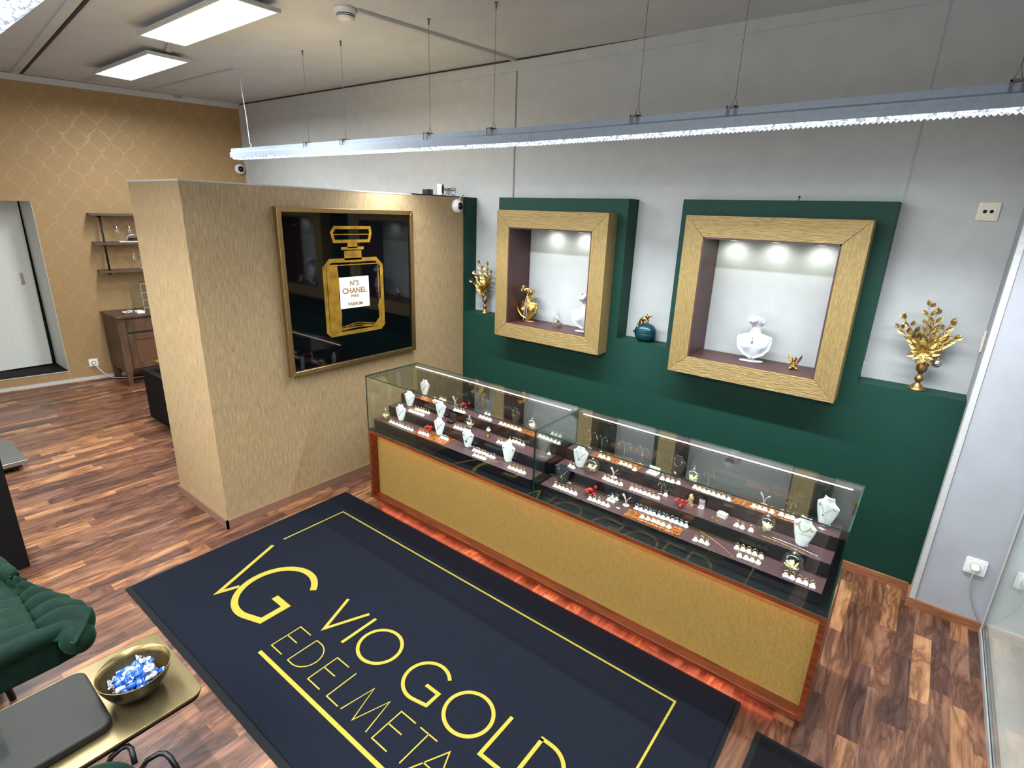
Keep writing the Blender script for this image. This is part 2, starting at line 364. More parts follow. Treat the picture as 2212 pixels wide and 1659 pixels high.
# left wall in its own frame: s along the wall (towards the viewer), n out into the room
ln_ = math.hypot(.15, 1)
def LW(s_, z, n=0): return (-3.70-.15*s_/ln_+n/ln_, -s_/ln_-n*.15/ln_, z)
def lbox(mb, s0, s1, z0, z1, n0, n1, mi=0):
    vs = [LW(a, z, n) for z in (z0, z1) for a, n in ((s0, n0), (s1, n0), (s1, n1), (s0, n1))]
    return mb.add(vs, [(0,1,2,3),(4,7,6,5),(0,4,5,1),(1,5,6,2),(2,6,7,3),(3,7,4,0)], False, mi)
D0, D1, DZ0, DZ1 = 2.035, 3.0, .135, 1.855
wl = MB(); lbox(wl, -.1, D0, 0, 3.06, -.02, 0); lbox(wl, D1, 5.9, 0, 3.06, -.3, 0); lbox(wl, D0, D1, DZ1, 3.06, -.3, 0); lbox(wl, D0, D1, 0, .002, -.3, 0)
st('wall_left', wl, m['damask'])
ex, ey = LW(D0, 0)[:2]; fx_, fy_ = LW(D1, 0)[:2]; rv = MB()
rv.box(ex-.47, ex-.002, ey, ey+.03, 0, DZ1+.03).add([(ex-.003, ey+.002, 0), (ex+.0008, ey+.002, 0), (ex+.0008, ey-.0005, 0), (ex-.003, ey-.0005, 0), (ex-.003, ey+.002, DZ1), (ex+.0008, ey+.002, DZ1), (ex+.0008, ey-.0005, DZ1), (ex-.003, ey-.0005, DZ1)], [(0,3,2,1),(4,5,6,7),(0,1,5,4),(1,2,6,5),(2,3,7,6),(3,0,4,7)]).box(ex-.47, fx_-.02, fy_-.1, ey, DZ1, DZ1+.03).box(ex-.47, fx_, fy_-.12, fy_-.1, 0, DZ1)
st('trim_1', rv, m['door_paint'])
d1 = MB(); d1.prism([(ey-.018, DZ1+.02), (ey-.040, DZ0+.012), (fy_-.1, DZ0+.012), (fy_-.1, DZ1+.02)], ex-.46, ex-.43, lambda a, c, h: (h, a, c)); door = st('door_1', d1, m['door_paint'])
MB().box(ex-.43, ex-.425, ey-.135, ey-.110, 1.02, 1.14).build('door_handle', m['steel'], door)
st('trim_2', MB().box(ex-.52, ex-.50, ey-.4, ey+.05, 0, DZ1+.03), plain('dark_backing', (10, 26, 32), .1))  # dark bluish sheet added for the darkness behind the door gap
ds = MB(); ds.add([(ex-.50, fy_-.1, 0), (ex-.50, ey, 0), (ex+.001, ey, 0), (fx_+.001, fy_, 0), (ex-.50, fy_-.1, DZ0), (ex-.50, ey, DZ0), (ex+.001, ey, DZ0), (fx_+.001, fy_, DZ0)], [(3,2,1,0),(4,5,6,7),(0,1,5,4),(1,2,6,5),(2,3,7,6),(3,0,4,7)]); ds.mi[1] = 1
st('trim_3', ds, [m['damask'], m['black_matte']])
st('trim_15', (lambda q: (lbox(q, D0, D1, DZ0-.004, DZ0+.004, .001, .006), q)[1])(MB()), m['trim_white'])
b1 = MB(); lbox(b1, -.1, 5.9, 0, .012, 0, .03); st('baseboard_left', b1, m['skirting'])
b2 = MB(); lbox(b2, 1.55, 5.9, .012, .045, 0, .014); st('trim_4', b2, m['trim_white'])
def sloped(z0, z1, n):
    P = [LW(0, 0), LW(5.9, 0)]; Q = [LW(0, 0, n), LW(5.9, 0, n)]; zz = lambda y, z: z+.0145*y; q = MB()
    vs = [(p[0], p[1], zz(p[1], z)) for z in (z0, z1) for p in (P[0], P[1], Q[1], Q[0])]; return q.add(vs, [(0,1,2,3),(7,6,5,4),(0,4,5,1),(1,5,6,2),(2,6,7,3),(3,7,4,0)])
st('trim_5', sloped(2.944, 3.001, .02), m['trim_white']); st('trim_6', sloped(3.001, 3.009, .022), m['dark_gap'])
st('trim_7', MB().add([(-3.7, -.004, 3.0-.012), (XR, -.004, H(XR)-.009), (XR, -.004, H(XR)), (-3.7, -.004, 3.0), (-3.7, 0, 3.0-.012), (XR, 0, H(XR)-.009), (XR, 0, H(XR)), (-3.7, 0, 3.0)],
    [(0,1,2,3),(4,7,6,5),(0,4,5,1),(1,5,6,2),(2,6,7,3),(3,7,4,0)]), m['dark_gap'])
st('trim_8', MB().box(-3.7, XR, -.006, 0, 2.87, 2.935), m['white_wall'])
st('trim_9', MB().box(-3.72, -3.66, -.012, 0, 0, 2.95), m['trim_white'])
st('trim_10', MB().box(.381, .393, -.003, 0, 0, 2.87), m['seam'])
st('trim_11', MB().box(2.838, 2.842, -.003, 0, 0, 2.87).box(2.866, 2.872, -.004, 0, 0, 2.87).box(2.842, 2.866, -.006, 0, 0, 2.87), m['white_wall'])
# built-out column on the right, with corner strip
st('wall_column', MB().box(3.323, XR, -.285, 0, 0, 3.0), m['column_wall'])
st('trim_12', MB().box(3.320, 3.343, -.2900, -.2850, .0505, 2.95).box(3.3195, 3.3229, -.2848, -.262, .0505, 2.95), m['trim_white'])
st('trim_13', MB().box(3.343, 3.3455, -.2866, -.2845, .05, 2.95), m['seam'])
st('baseboard_column', MB().box(3.311, 3.62, -.298, -.285, 0, .05).box(3.311, 3.323, -.2849, -.161, 0, .05), m['skirting'])
st('baseboard_back', MB().box(.0, 3.311, -.160, -.1455, 0, .05), m['skirting'])
# green wall cladding with notches and window-like niches
G = .1455
gw = MB(); gw.box(-.66, 3.323, -G, 0, 0, 1.0936); gw.box(-.66, .0108, -G, 0, 1.0936, 2.003)
gw.box(1.2559, 1.4393, -G, 0, 1.0936, 2.003); gw.box(.3674, .5639, -G, 0, 1.0936, 2.003); gw.box(.5639, 1.2559, -G, 0, 1.7947, 2.003)
gw.box(1.7955, 1.9852, -G, 0, 1.0936, 2.003); gw.box(2.6775, 2.8654, -G, 0, 1.0936, 2.003); gw.box(1.9852, 2.6775, -G, 0, 1.7947, 2.003)
st('wall_green', gw, m['green'])
# gold framed niches
def niche(x0, x1, xi0, xi1, z0, z1, zi0, zi1, label):
    t = thing('niche_frame', label, 'frame', ((x0+x1)/2, -.2, z0), 0, None); yf, yb = -.2687, -G-.0005
    for nm, P in (('h', [(x0, z0), (x1, z0), (xi1, zi0), (xi0, zi0)]), ('h', [(x0, z1), (x1, z1), (xi1, zi1), (xi0, zi1)]), ('v', [(x0, z0), (x0, z1), (xi0, zi1), (xi0, zi0)]), ('v', [(x1, z0), (x1, z1), (xi1, zi1), (xi1, zi0)])):
        g = .0006; cxm = sum(p[0] for p in P)/4; czm = sum(p[1] for p in P)/4
        Q = [(px+(g if px < cxm else -g), pz+(g if pz < czm else -g)) for px, pz in P]
        MB().prism(Q, yf, yb, lambda a, b, h: (a, h, b)).build('frame_rail', m['gold_'+nm], t, bevel=.0015)
    k = .008; q = MB(); q.box(xi0, xi0+k, yf+.004, -.001, zi0, zi1); q.box(xi1-k, xi1, yf+.004, -.001, zi0, zi1); q.box(xi0, xi1, yf+.004, -.001, zi1-k, zi1); q.box(xi0, xi1, yf+.004, -.001, zi0-.0, zi0+k*.25)
    q.build('lining', m['plum'], t)
    n_ = 2 if xi1 < 1.5 else 3
    for i in range(n_):
        px = xi0+(xi1-xi0)*(i+.5)/n_ if n_ == 3 else xi0+(xi1-xi0)*(.36+.36*i)
        MB().lathe([(0, 0), (.02, 0), (.024, .003), (.024, .006), (0, .006)], (px, -.075, zi1-k-.0062), 20).build('downlight', m['puck'], t)
        spot('niche_spot', (px, -.085, zi1-k-.01), 1.15, (.93, 1, .88), 150, 1.0, (R(24), 0, 0), .02)
    return t
niche(.4516, 1.3705, .5639, 1.2559, .9843, 1.9142, 1.0936, 1.7947, 'smaller square gold textured niche frame with plum lining, next to the beige partition')
niche(1.8704, 2.7919, 1.9852, 2.6775, .9843, 1.9142, 1.0936, 1.7947, 'right hand square gold niche frame, holding one white bust and a gold cherub')

# partition with wallpaper
pt_ = MB().box(-.685, 0, -2.2254, -G-.001, 0, 2.0); st('wall_partition', pt_, m['paper'])
pb = MB().box(0, .012, -2.238, -G-.015, 0, .055).box(-.685, .012, -2.238, -2.2254, 0, .055); st('baseboard_partition', pb, plain('skirt_partition', (122, 92, 74), .4))
st('trim_14', MB().box(-.687, .002, -2.2274, -2.2254, 1.994, 2.002).box(0, .002, -2.2254, -.69, 1.994, 2.002), m['trim_white'])
tag(MB().box(-.33, .004, -.685, -.16, 2.0005, 2.006).build('black_tray', m['black_matte']), 'thin black sheet lying on top of the beige partition near the wall', 'tray')
# ------------------------------------------------------------------ long display counter
S0, S1, SM, SF, SBK, SB, H1, H2 = .4037, 3.0335, 1.7155, -1.4658, -1.0315, .045, .5354, .8957
ct = thing('display_counter', 'long low counter with gold textured front panel in mahogany surround, carrying the glass cases', 'counter', ((S0+S1)/2, (SF+SBK)/2, 0))
k = .022
fr = MB(); fr.box(S0, S0+k, SF, SBK, SB, H1); fr.box(S1-k, S1, SF, SBK, SB, H1); fr.box(S0+k, S1-k, SF, SBK, SB, SB+k); fr.box(S0+k, S1-k, SF, SBK, H1-k, H1); fr.box(S0+k, S1-k, SBK-.015, SBK, SB+k, H1-k)
fr.build('carcass', m['mahogany'], ct, bevel=.0015)
MB().box(S0+k, S1-k, SF+.055, SF+.07, SB+k, H1-k).build('front_panel', m['gold_panel'], ct)
MB().box(S0+k, S1-k, SF+.045, SF+.055, H1-k-.012, H1-k).build('panel_moulding', m['mahogany'], ct)
MB().box(S0+k+.01, S1-k-.01, SF+.034, SF+.041, H1-k-.004, H1-k-.0005).build('panel_light_strip', m['led_amber'], ct)
MB().box(S0+.12, S1-.12, SF+.16, SBK-.04, 0, SB).build('plinth', m['black_matte'], ct)
MB().box(S0+.06, S1-.10, SF+.035, SF+.044, SB-.006, SB-.0005).build('floor_light_strip', m['led_red'], ct)

def glass_case(x0, x1, label):
    t = thing('glass_display_case', label, 'display case', ((x0+x1)/2, (SF+SBK)/2, H1)); g = .006; z0 = H1+.0005; M2 = [m['glass'], m['glass_edge']]
    MB().box(x0+g, x1-g, SF+g, SBK-g, z0, z0+.004).build('case_floor', m['step_side'], t)
    MB().pane(x0, x1, SF, SF+g, z0, H2-g).build('front_pane', M2, t)
    MB().pane(x0, x0+g, SF+g, SBK, z0, H2-g).build('side_pane', M2, t)
    MB().pane(x1-g, x1, SF+g, SBK, z0, H2-g).build('side_pane', M2, t)
    MB().pane(x0, x1, SF, SBK, H2-g, H2).build('top_pane', M2, t)
    for a, b, yy in ((x0+g+.001, (x0+x1)/2+.02, SBK-.012), ((x0+x1)/2-.02, x1-g-.001, SBK-.006)):
        MB().box(a, b, yy, yy+.005, z0+.004, H2-.03).build('sliding_door', plain('sliding_door', (34, 29, 27), .12), t)
    MB().box(x0+g, x1-g, SBK-.045, SBK-.001, H2-g-.012, H2-g-.0005).build('rear_rail', plain('rear_rail', (58, 50, 46), .4), t)
    MB().box(x0+.045, x1-.035, SBK-.058, SBK-.054, H2-g-.0035, H2-g-.001).build('light_strip', m['led_pink'], t)
    return t
glass_case(S0, SM-.001, 'left glass display case on the counter, nearer the beige partition')
glass_case(SM+.001, S1, 'right glass display case on the counter, nearer the white column')
def riser(x0, x1, label):
    t = thing('display_riser', label, 'riser', ((x0+x1)/2, -1.24, H1+.005)); z = H1+.005
    for y0, y1, zt in ((-1.412, -1.291, .59), (-1.29, -1.181, .65), (-1.18, -1.065, .71)):
        q = MB().box(x0, x1, y0, y1, z, zt); q.mi[1] = 1; q.build('step', [m['step_side'], m['step_top']], t, bevel=.001)
riser(.400, 1.664, 'black riser with three plum topped steps inside the left glass case')
riser(1.726, 2.995, 'black riser with three plum topped steps inside the right glass case')
TZ = {1: .5902, 2: .6502, 3: .7102}
foils = [(1, .753, 1.026, -1.408, -1.302, 'rust and gold foil mat on the bottom step of the left case'), (3, .55, .765, -1.178, -1.10, 'rust foil mat on the top step at the left end of the left case'),
    (3, 1.25, 1.515, -1.178, -1.10, 'rust foil mat on the top step at the right end of the left case'), (3, 1.87, 2.135, -1.178, -1.09, 'rust foil mat on the top step at the left end of the right case'),
    (1, 2.183, 2.445, -1.400, -1.334, 'bright rust foil mat on the bottom step of the right case'), (3, 2.577, 2.832, -1.178, -1.10, 'dark rust foil mat on the top step at the right end of the right case')]
for i, (tr, x0, x1, y0, y1, lb) in enumerate(foils):
    r_ = random.Random(i); q = MB(); nx, ny = 40, 12; hs = [[r_.random()*.0022 for _ in range(ny)] for _ in range(nx)]
    q.grid(lambda u, v: (x0+(x1-x0)*u, y0+(y1-y0)*v, TZ[tr]+.0012+hs[min(nx-1, int(u*nx))][min(ny-1, int(v*ny))]), nx, ny)
    q.box(x0, x1, y0, y1, TZ[tr], TZ[tr]+.001)
    tag(q.build('foil_mat', m['foil'], fix=False), lb, 'mat', 'foil mats in the glass cases')
FO = lambda x, y, tr: .004 if any(f[0] == tr and f[1] <= x <= f[2] and f[3] <= y <= f[4] for f in foils) else 0

# ring stands: a white wedge block with one ring in its slot
def ring_stand():
    q = MB(); a, b, h = .0105, .0085, .010
    q.add([(-a,-b,0),(a,-b,0),(a,b,0),(-a,b,0),(-a,-b,.003),(a,-b,.003),(a,b,.003),(-a,b,.003),(-.004,-.003,h+.002),(.004,-.003,h+.002),(.004,.004,h+.006),(-.004,.004,h+.006)],
          [(3,2,1,0),(0,1,5,4),(1,2,6,5),(2,3,7,6),(3,0,4,7),(4,5,9,8),(5,6,10,9),(6,7,11,10),(7,4,8,11),(8,9,10,11)])
    o = q.build('ring_stand', m['stand_white'], None, bevel=.0008)
    r = MB(); T = rot('X', 78); r.torus((0, 0, .0195), .0082, .0011, T, 18, 5); r.sph((0, -.001, .0285), (.0028, .0028, .0024), 8, 6, mi=1)
    rg = r.build('ring', [m['ring_gold'], m['silver']], o, world=False); return o, rg
proto, ringp = ring_stand(); silver_ring = ringp.data.copy(); silver_ring.materials[0] = m['silver']
ORD = ['first', 'second', 'third', 'fourth', 'fifth', 'sixth', 'seventh', 'eighth', 'ninth', 'tenth', 'eleventh', 'twelfth']
rows = [
    ('A', 1, '0.531,-1.386 0.560,-1.386 0.589,-1.386 0.618,-1.386 0.646,-1.387 0.675,-1.387 0.704,-1.387 0.733,-1.387'),
    ('B', 1, '0.803,-1.387 0.825,-1.386 0.848,-1.386 0.870,-1.385'),
    ('C', 1, '0.953,-1.349 0.968,-1.350 0.984,-1.350 0.999,-1.351'),
    ('D1', 1, '1.213,-1.348 1.232,-1.347 1.252,-1.347 1.272,-1.346 1.291,-1.345'),
    ('D2', 1, '1.258,-1.394 1.282,-1.394 1.307,-1.393 1.331,-1.393'),
    ('D3', 1, '1.316,-1.349 1.339,-1.349 1.361,-1.349'),
    ('E', 1, '1.500,-1.383 1.524,-1.383 1.548,-1.383 1.573,-1.383 1.597,-1.383'),
    ('F1', 2, '0.586,-1.273 0.610,-1.273 0.634,-1.272 0.658,-1.272 0.682,-1.271 0.706,-1.271'),
    ('F2', 2, '0.594,-1.229 0.616,-1.227 0.638,-1.226 0.661,-1.224 0.683,-1.223 0.705,-1.221'),
    ('G', 2, '0.996,-1.277 1.019,-1.275 1.042,-1.274 1.065,-1.272'),
    ('H1', 2, '1.362,-1.212 1.385,-1.208 1.406,-1.206 1.430,-1.207 1.457,-1.208'),
    ('H2', 2, '1.328,-1.271 1.351,-1.269 1.373,-1.268'),
    ('I', 2, '1.632,-1.207'),
    ('J1', 3, '0.690,-1.152 0.710,-1.152 0.731,-1.151 0.751,-1.151'),
    ('J2', 3, '0.688,-1.095 0.708,-1.095 0.729,-1.095'),
    ('K', 3, '0.900,-1.180 0.924,-1.179 0.948,-1.177 0.972,-1.176'),
    ('L1', 3, '1.091,-1.159 1.118,-1.160 1.145,-1.162 1.172,-1.163'),
    ('L2', 3, '1.085,-1.098 1.112,-1.100'),
    ('M', 3, '1.260,-1.170 1.288,-1.170 1.316,-1.170 1.344,-1.171 1.372,-1.171 1.400,-1.171'),
    ('N1', 3, '1.534,-1.158 1.560,-1.160 1.587,-1.163 1.613,-1.165 1.640,-1.168 1.666,-1.170'),
    ('N2', 3, '1.565,-1.079 1.591,-1.080 1.618,-1.081'),
    ('O', 1, '1.798,-1.390 1.822,-1.389 1.844,-1.389 1.867,-1.389 1.893,-1.391 1.917,-1.391'),
    ('P', 1, '1.996,-1.386 2.019,-1.385 2.043,-1.384 2.068,-1.385 2.092,-1.386'),
    ('Q', 1, '2.069,-1.331 2.071,-1.299 2.093,-1.333 2.095,-1.302'),
    ('R1', 1, '2.205,-1.316 2.228,-1.316 2.250,-1.314 2.272,-1.314 2.292,-1.315 2.314,-1.314 2.335,-1.314 2.355,-1.309 2.377,-1.310 2.397,-1.310 2.419,-1.311 2.441,-1.311'),
    ('R2', 1, '2.263,-1.376 2.289,-1.375 2.314,-1.372 2.337,-1.373 2.361,-1.374 2.388,-1.374'),
    ('S', 1, '2.511,-1.387 2.535,-1.382 2.558,-1.383'),
    ('T1', 1, '2.666,-1.331 2.689,-1.327 2.712,-1.327 2.736,-1.329 2.761,-1.331'),
    ('T2', 1, '2.691,-1.381 2.716,-1.379 2.738,-1.378 2.762,-1.378'),
    ('U', 1, '2.867,-1.393 2.889,-1.393 2.913,-1.395 2.935,-1.394 2.960,-1.395'),
    ('V', 2, '1.797,-1.256 1.819,-1.261'),
    ('W', 2, '1.999,-1.257 2.019,-1.259 2.042,-1.261 2.065,-1.261 2.090,-1.260'),
    ('X', 2, '2.149,-1.265 2.172,-1.264 2.193,-1.265 2.217,-1.266 2.238,-1.266 2.261,-1.268 2.283,-1.266'),
    ('X1', 2, '2.298,-1.214'),
    ('Y', 2, '2.634,-1.259 2.658,-1.261 2.693,-1.258'),
    ('Z1', 3, '1.918,-1.169 1.940,-1.171 1.966,-1.170'),
    ('Z2', 3, '2.039,-1.172 2.064,-1.173 2.090,-1.176 2.118,-1.182'),
    ('AA', 3, '2.260,-1.181 2.286,-1.179 2.309,-1.179 2.335,-1.173'),
    ('AB', 3, '2.410,-1.161 2.432,-1.165 2.454,-1.170 2.476,-1.170 2.497,-1.170 2.520,-1.171 2.542,-1.171 2.565,-1.172'),
    ('AC1', 3, '2.669,-1.166 2.693,-1.167 2.715,-1.164 2.741,-1.165'),
    ('AC2', 3, '2.778,-1.161 2.802,-1.163 2.821,-1.160'),
]
RD = {'A': 'long row on bottom step, left end of left case', 'B': 'on foil mat before berries, left case bottom step', 'C': 'on right half of foil mat, left case bottom step',
 'D1': 'rear row beside heart necklace bust, left case bottom step', 'D2': 'front row beside heart necklace bust, left case bottom step', 'D3': 'beside the double row, left case bottom step',
 'E': 'at right end of left case bottom step', 'F1': 'front double row, left case middle step', 'F2': 'rear double row, left case middle step',
 'G': 'left of glass globe, left case middle step', 'H1': 'rear row, right part of left case middle step', 'H2': 'front row, right part of left case middle step', 'I': 'at right end of left case middle step',
 'J1': 'front row on left foil mat, left case top step', 'J2': 'rear row on left foil mat, left case top step', 'K': 'front of red berries, left case top step',
 'L1': 'front row, centre of left case top step', 'L2': 'rear row, centre of left case top step', 'M': 'on right foil mat, left case top step', 'N1': 'front row, right end of left case top step', 'N2': 'rear row, right end of left case top step',
 'O': 'front of black bust, right case bottom step', 'P': 'right of red berries, right case bottom step', 'Q': 'cluster beside forked earring stand, right case bottom step',
 'R1': 'long row behind foil mat, right case bottom step', 'R2': 'on bright foil mat, right case bottom step', 'S': 'left of rose bracelet, right case bottom step',
 'T1': 'rear double row, right case bottom step', 'T2': 'front double row, right case bottom step', 'U': 'at right end of right case bottom step',
 'V': 'left of white bust, right case middle step', 'W': 'front of forked stand, right case middle step', 'X': 'row before wire stand, right case middle step', 'X1': 'beside clear wire stand, right case middle step',
 'Y': 'left of globe, right case middle step', 'Z1': 'left half of left foil mat, right case top step', 'Z2': 'right half of left foil mat, right case top step',
 'AA': 'before gold medallion necklace, right case top step', 'AB': 'long row, centre of right case top step', 'AC1': 'left half of right foil mat, right case top step', 'AC2': 'right half of right foil mat, right case top step'}
SILV = {'B', 'C', 'Q', 'R1', 'D3'}
used = False
for nm, tr, sp in rows:
    P = [tuple(map(float, q.split(','))) for q in sp.split()]
    for i, (x, y) in enumerate(P):
        o = copytree(proto) if used else proto; used = True
        o.location = (x, y+.004, TZ[tr]+FO(x, y, tr)); o.rotation_euler = (0, 0, rnd.uniform(-.25, .35)); s_ = 1.0
        rc = o.children[0]; rc.rotation_euler = (rnd.uniform(-.15, .1), 0, rnd.uniform(-.5, .5))
        if nm in SILV: rc.data = silver_ring
        lb = (ORD[i]+' ring stand from left, '+RD[nm]) if len(P) > 1 else 'lone white ring stand '+RD[nm]
        tag(o, lb, 'ring stand', 'white ring stands in the glass cases')

# necklace busts
def neck_bust(label, x, y, tr, h, rz, body, style):
    t = thing('necklace_bust', label, 'bust', (x, y, TZ[tr]+FO(x, y, tr)), rz, 'necklace busts in the glass cases')
    W = [(0, .22), (.12, .27), (.3, .35), (.5, .42), (.66, .46), (.725, .47), (.75, .43), (.80, .33), (.86, .25), (.93, .215), (1.0, .205)]
    def wid(v):
        for (a, p), (b, q) in zip(W, W[1:]):
            if v <= b: return (p+(q-p)*(v-a)/(b-a))*h*.80
        return W[-1][1]*h
    def surf(u, v, off=0):
        w_ = wid(v); xx = (2*u-1)*w_; cur = (1-(2*u-1)**2)*.11*h*(1 if v < .8 else .7)
        if v > .8: cur += .02*h
        return Vector((xx, .07*h*v-cur-.02*h-off, v*h+.001))
    MB().grid(lambda u, v: surf(u, v), 13, 24).build('bust_form', body, t, world=False, solid=.003, fix=False)
    MB().box(-.12*h, .16*h, -.02*h, .14*h, 0, .003).add([(-.05*h, .12*h, .003), (.05*h, .12*h, .003), (.05*h, .05*h, .6*h), (-.05*h, .05*h, .6*h), (-.05*h, .14*h, .003), (.05*h, .14*h, .003), (.05*h, .07*h, .6*h), (-.05*h, .07*h, .6*h)],
        [(0,1,2,3),(7,6,5,4),(0,4,5,1),(1,5,6,2),(3,2,6,7),(0,3,7,4)]).build('foot', body, t, world=False)
    mt = m['gold'] if 'gold' in style else m['silver']
    def path(pts): return [surf(u, v, .002) for u, v in pts]
    if 'v' in style:
        q = MB(); q.tube(path([(.16, .80), (.24, .72), (.34, .60), (.44, .47), (.48, .44), (.56, .48), (.70, .60), (.80, .69), (.86, .74)]), .0009, 5); p = surf(.47, .38, .004); q.sph(p, (.0035, .002, .0055), 8, 6); q.build('necklace', mt, t, world=False)
    if 'heart' in style: q = MB(); q.sph(surf(.46, .34, .004), (.006, .002, .008), 10, 8); q.build('pendant', m['gold'], t, world=False)
    if 'u' in style:
        q = MB(); q.tube(path([(.25, .83), (.27, .72), (.34, .60), (.44, .53), (.52, .51), (.62, .54), (.72, .62), (.8, .72), (.82, .76)]), .0016, 6); q.build('necklace', mt, t, world=False)
    if 'pearl' in style:
        q = MB()
        for a, b in ((.55, .60), (.38, .42)):
            for i in range(19): f = i/18; q.sph(surf(.06+.88*f, .72-(.72-b*.85)*sin(pi*f)*.8, .003), .0024, 6, 4)
        q.build('pearl_strands', m['bust_white'], t, world=False)
    if 'ear' in style:
        q = MB()
        for u in (.18, .86): q.sph(surf(u, .66, .003), (.004, .002, .005), 8, 6)
        q.build('earrings', m['silver'], t, world=False)
    if 'medal' in style: q = MB(); q.lathe([(0, -.001), (.011, -.001), (.011, .001), (0, .001)], surf(.5, .18, .006), 18, rot('X', 90)); q.build('medallion', m['gold'], t, world=False)
    return t
BW, BD = m['bust_white'], m['bust_dark']
for a in [('white necklace bust with thin chain beside the globe, left case bottom step', .546, -1.31, 1, .108, .25, BW, 'v'),
    ('white bust draped with pearl strands, left end of left case middle step', .508, -1.20, 2, .105, .3, BW, 'pearl'),
    ('white necklace bust on top step, left end of left case', .541, -1.093, 3, .105, .2, BW, 'v'),
    ('white necklace bust beside black jewellery box, left case middle step', .805, -1.206, 2, .105, .2, BW, 'v'),
    ('white bust standing on foil mat with asymmetric silver chain, left case', .905, -1.317, 1, .11, .15, BW, 'v'),
    ('white bust wearing gold heart pendant, left case bottom step', 1.145, -1.323, 1, .108, .15, BW, 'v heart'),
    ('white bust with two earrings and no chain, left case bottom step', 1.44, -1.317, 1, .115, .1, BW, 'ear'),
    ('dark bust wearing thick gold chain, left case top step', 1.319, -1.103, 3, .10, -.15, BD, 'u gold'),
    ('white necklace bust at left end of right case middle step', 1.833, -1.216, 2, .115, .1, BW, 'v'),
    ('black bust with silver pearl pendant, right case bottom step', 1.805, -1.332, 1, .108, .25, BD, 'v'),
    ('white bust with fine gold necklace, right end of right case middle step', 2.877, -1.221, 2, .125, -.35, BW, 'u gold ear'),
    ('white bust on top step, right end of right case', 2.93, -1.106, 3, .125, -.4, BW, 'v ear'),
    ('dark bust wearing gold collar with round medallion, right case top step', 2.30, -1.10, 3, .11, -.2, BD, 'u gold medal')]:
    neck_bust(*a)

# glass globes with golden filling
def globe(label, x, y, tr, r):
    y = min(y, -1.112) if tr == 3 else y
    t = thing('glass_globe', label, 'globe', (x, y, TZ[tr]+FO(x, y, tr)), 0, 'glass globes in the glass cases')
    MB().sph((0, 0, r), r, 28, 18).build('globe', m['globe'], t, world=False)
    q = MB(); rr = random.Random(int(x*1000))
    for i in range(9):
        a = rr.uniform(0, 2*pi); T = rot('Z', math.degrees(a)) @ rot('Y', rr.uniform(20, 70))
        q.sph((.3*r*cos(a), .3*r*sin(a), .55*r+.2*r*rr.random()), (.12*r, .16*r, .5*r), 8, 6, T)
    q.build('feather_filling', m['feather'], t, world=False)
    q = MB(); q.lathe([(0, 0), (.18*r, 0), (.18*r, .16*r), (0, .2*r)], (0, 0, 1.97*r), 12); q.torus((0, 0, 2.3*r), .13*r, .03*r, rot('X', 90), 10, 4); q.build('cap', m['silver'], t, world=False)
for a in [('glass globe with golden filling, left end of left case bottom step', .466, -1.368, 1, .033), ('rosy glass globe in the centre of left case middle step', 1.065, -1.222, 2, .035), ('glass globe on top step, right end of left case', 1.447, -1.1, 3, .034),
    ('glass globe right of white bust, right case middle step', 1.915, -1.23, 2, .037), ('glass globe on top step of right case beside pearl earring tree', 2.385, -1.12, 3, .037), ('glass globe on middle step, right half of right case', 2.742, -1.222, 2, .038),
    ('large glass globe at right end of right case bottom step', 2.876, -1.345, 1, .042)]: globe(*a)

# red berry sprigs
def berries(label, x, y, tr, n, s_):
    t = thing('berry_sprig', label, 'berries', (x, y, TZ[tr]+FO(x, y, tr)), s_, 'red berry sprigs in the glass cases'); rr = random.Random(n*7+tr); q = MB()
    for i in range(n):
        a = i*2.4; d = .007+.017*(i % 3)/2; p = Vector((1.3*d*cos(a), d*sin(a), .009+.013*(i % 2)+.011*(i//4)))
        MB().sph(p, .0088, 14, 10).lathe([(0, .0), (.002, .001)], (p.x, p.y, p.z+.0086), 6).build('berry', m['red'], t, world=False)
        q.tube([(0, 0, .004), p], .0007, 4)
    q.build('stem', m['black_matte'], t, world=False)
for a in [('red berry sprig at the foil mat, left case bottom step', .813, -1.318, 1, 7, .3), ('red berry sprig on top step of left case', .912, -1.10, 3, 8, .9), ('red berry sprig in front half of right case bottom step', 1.968, -1.335, 1, 8, 1.4), ('red berry sprig beside leopard cone, right case middle step', 2.385, -1.247, 2, 6, .2)]: berries(*a)

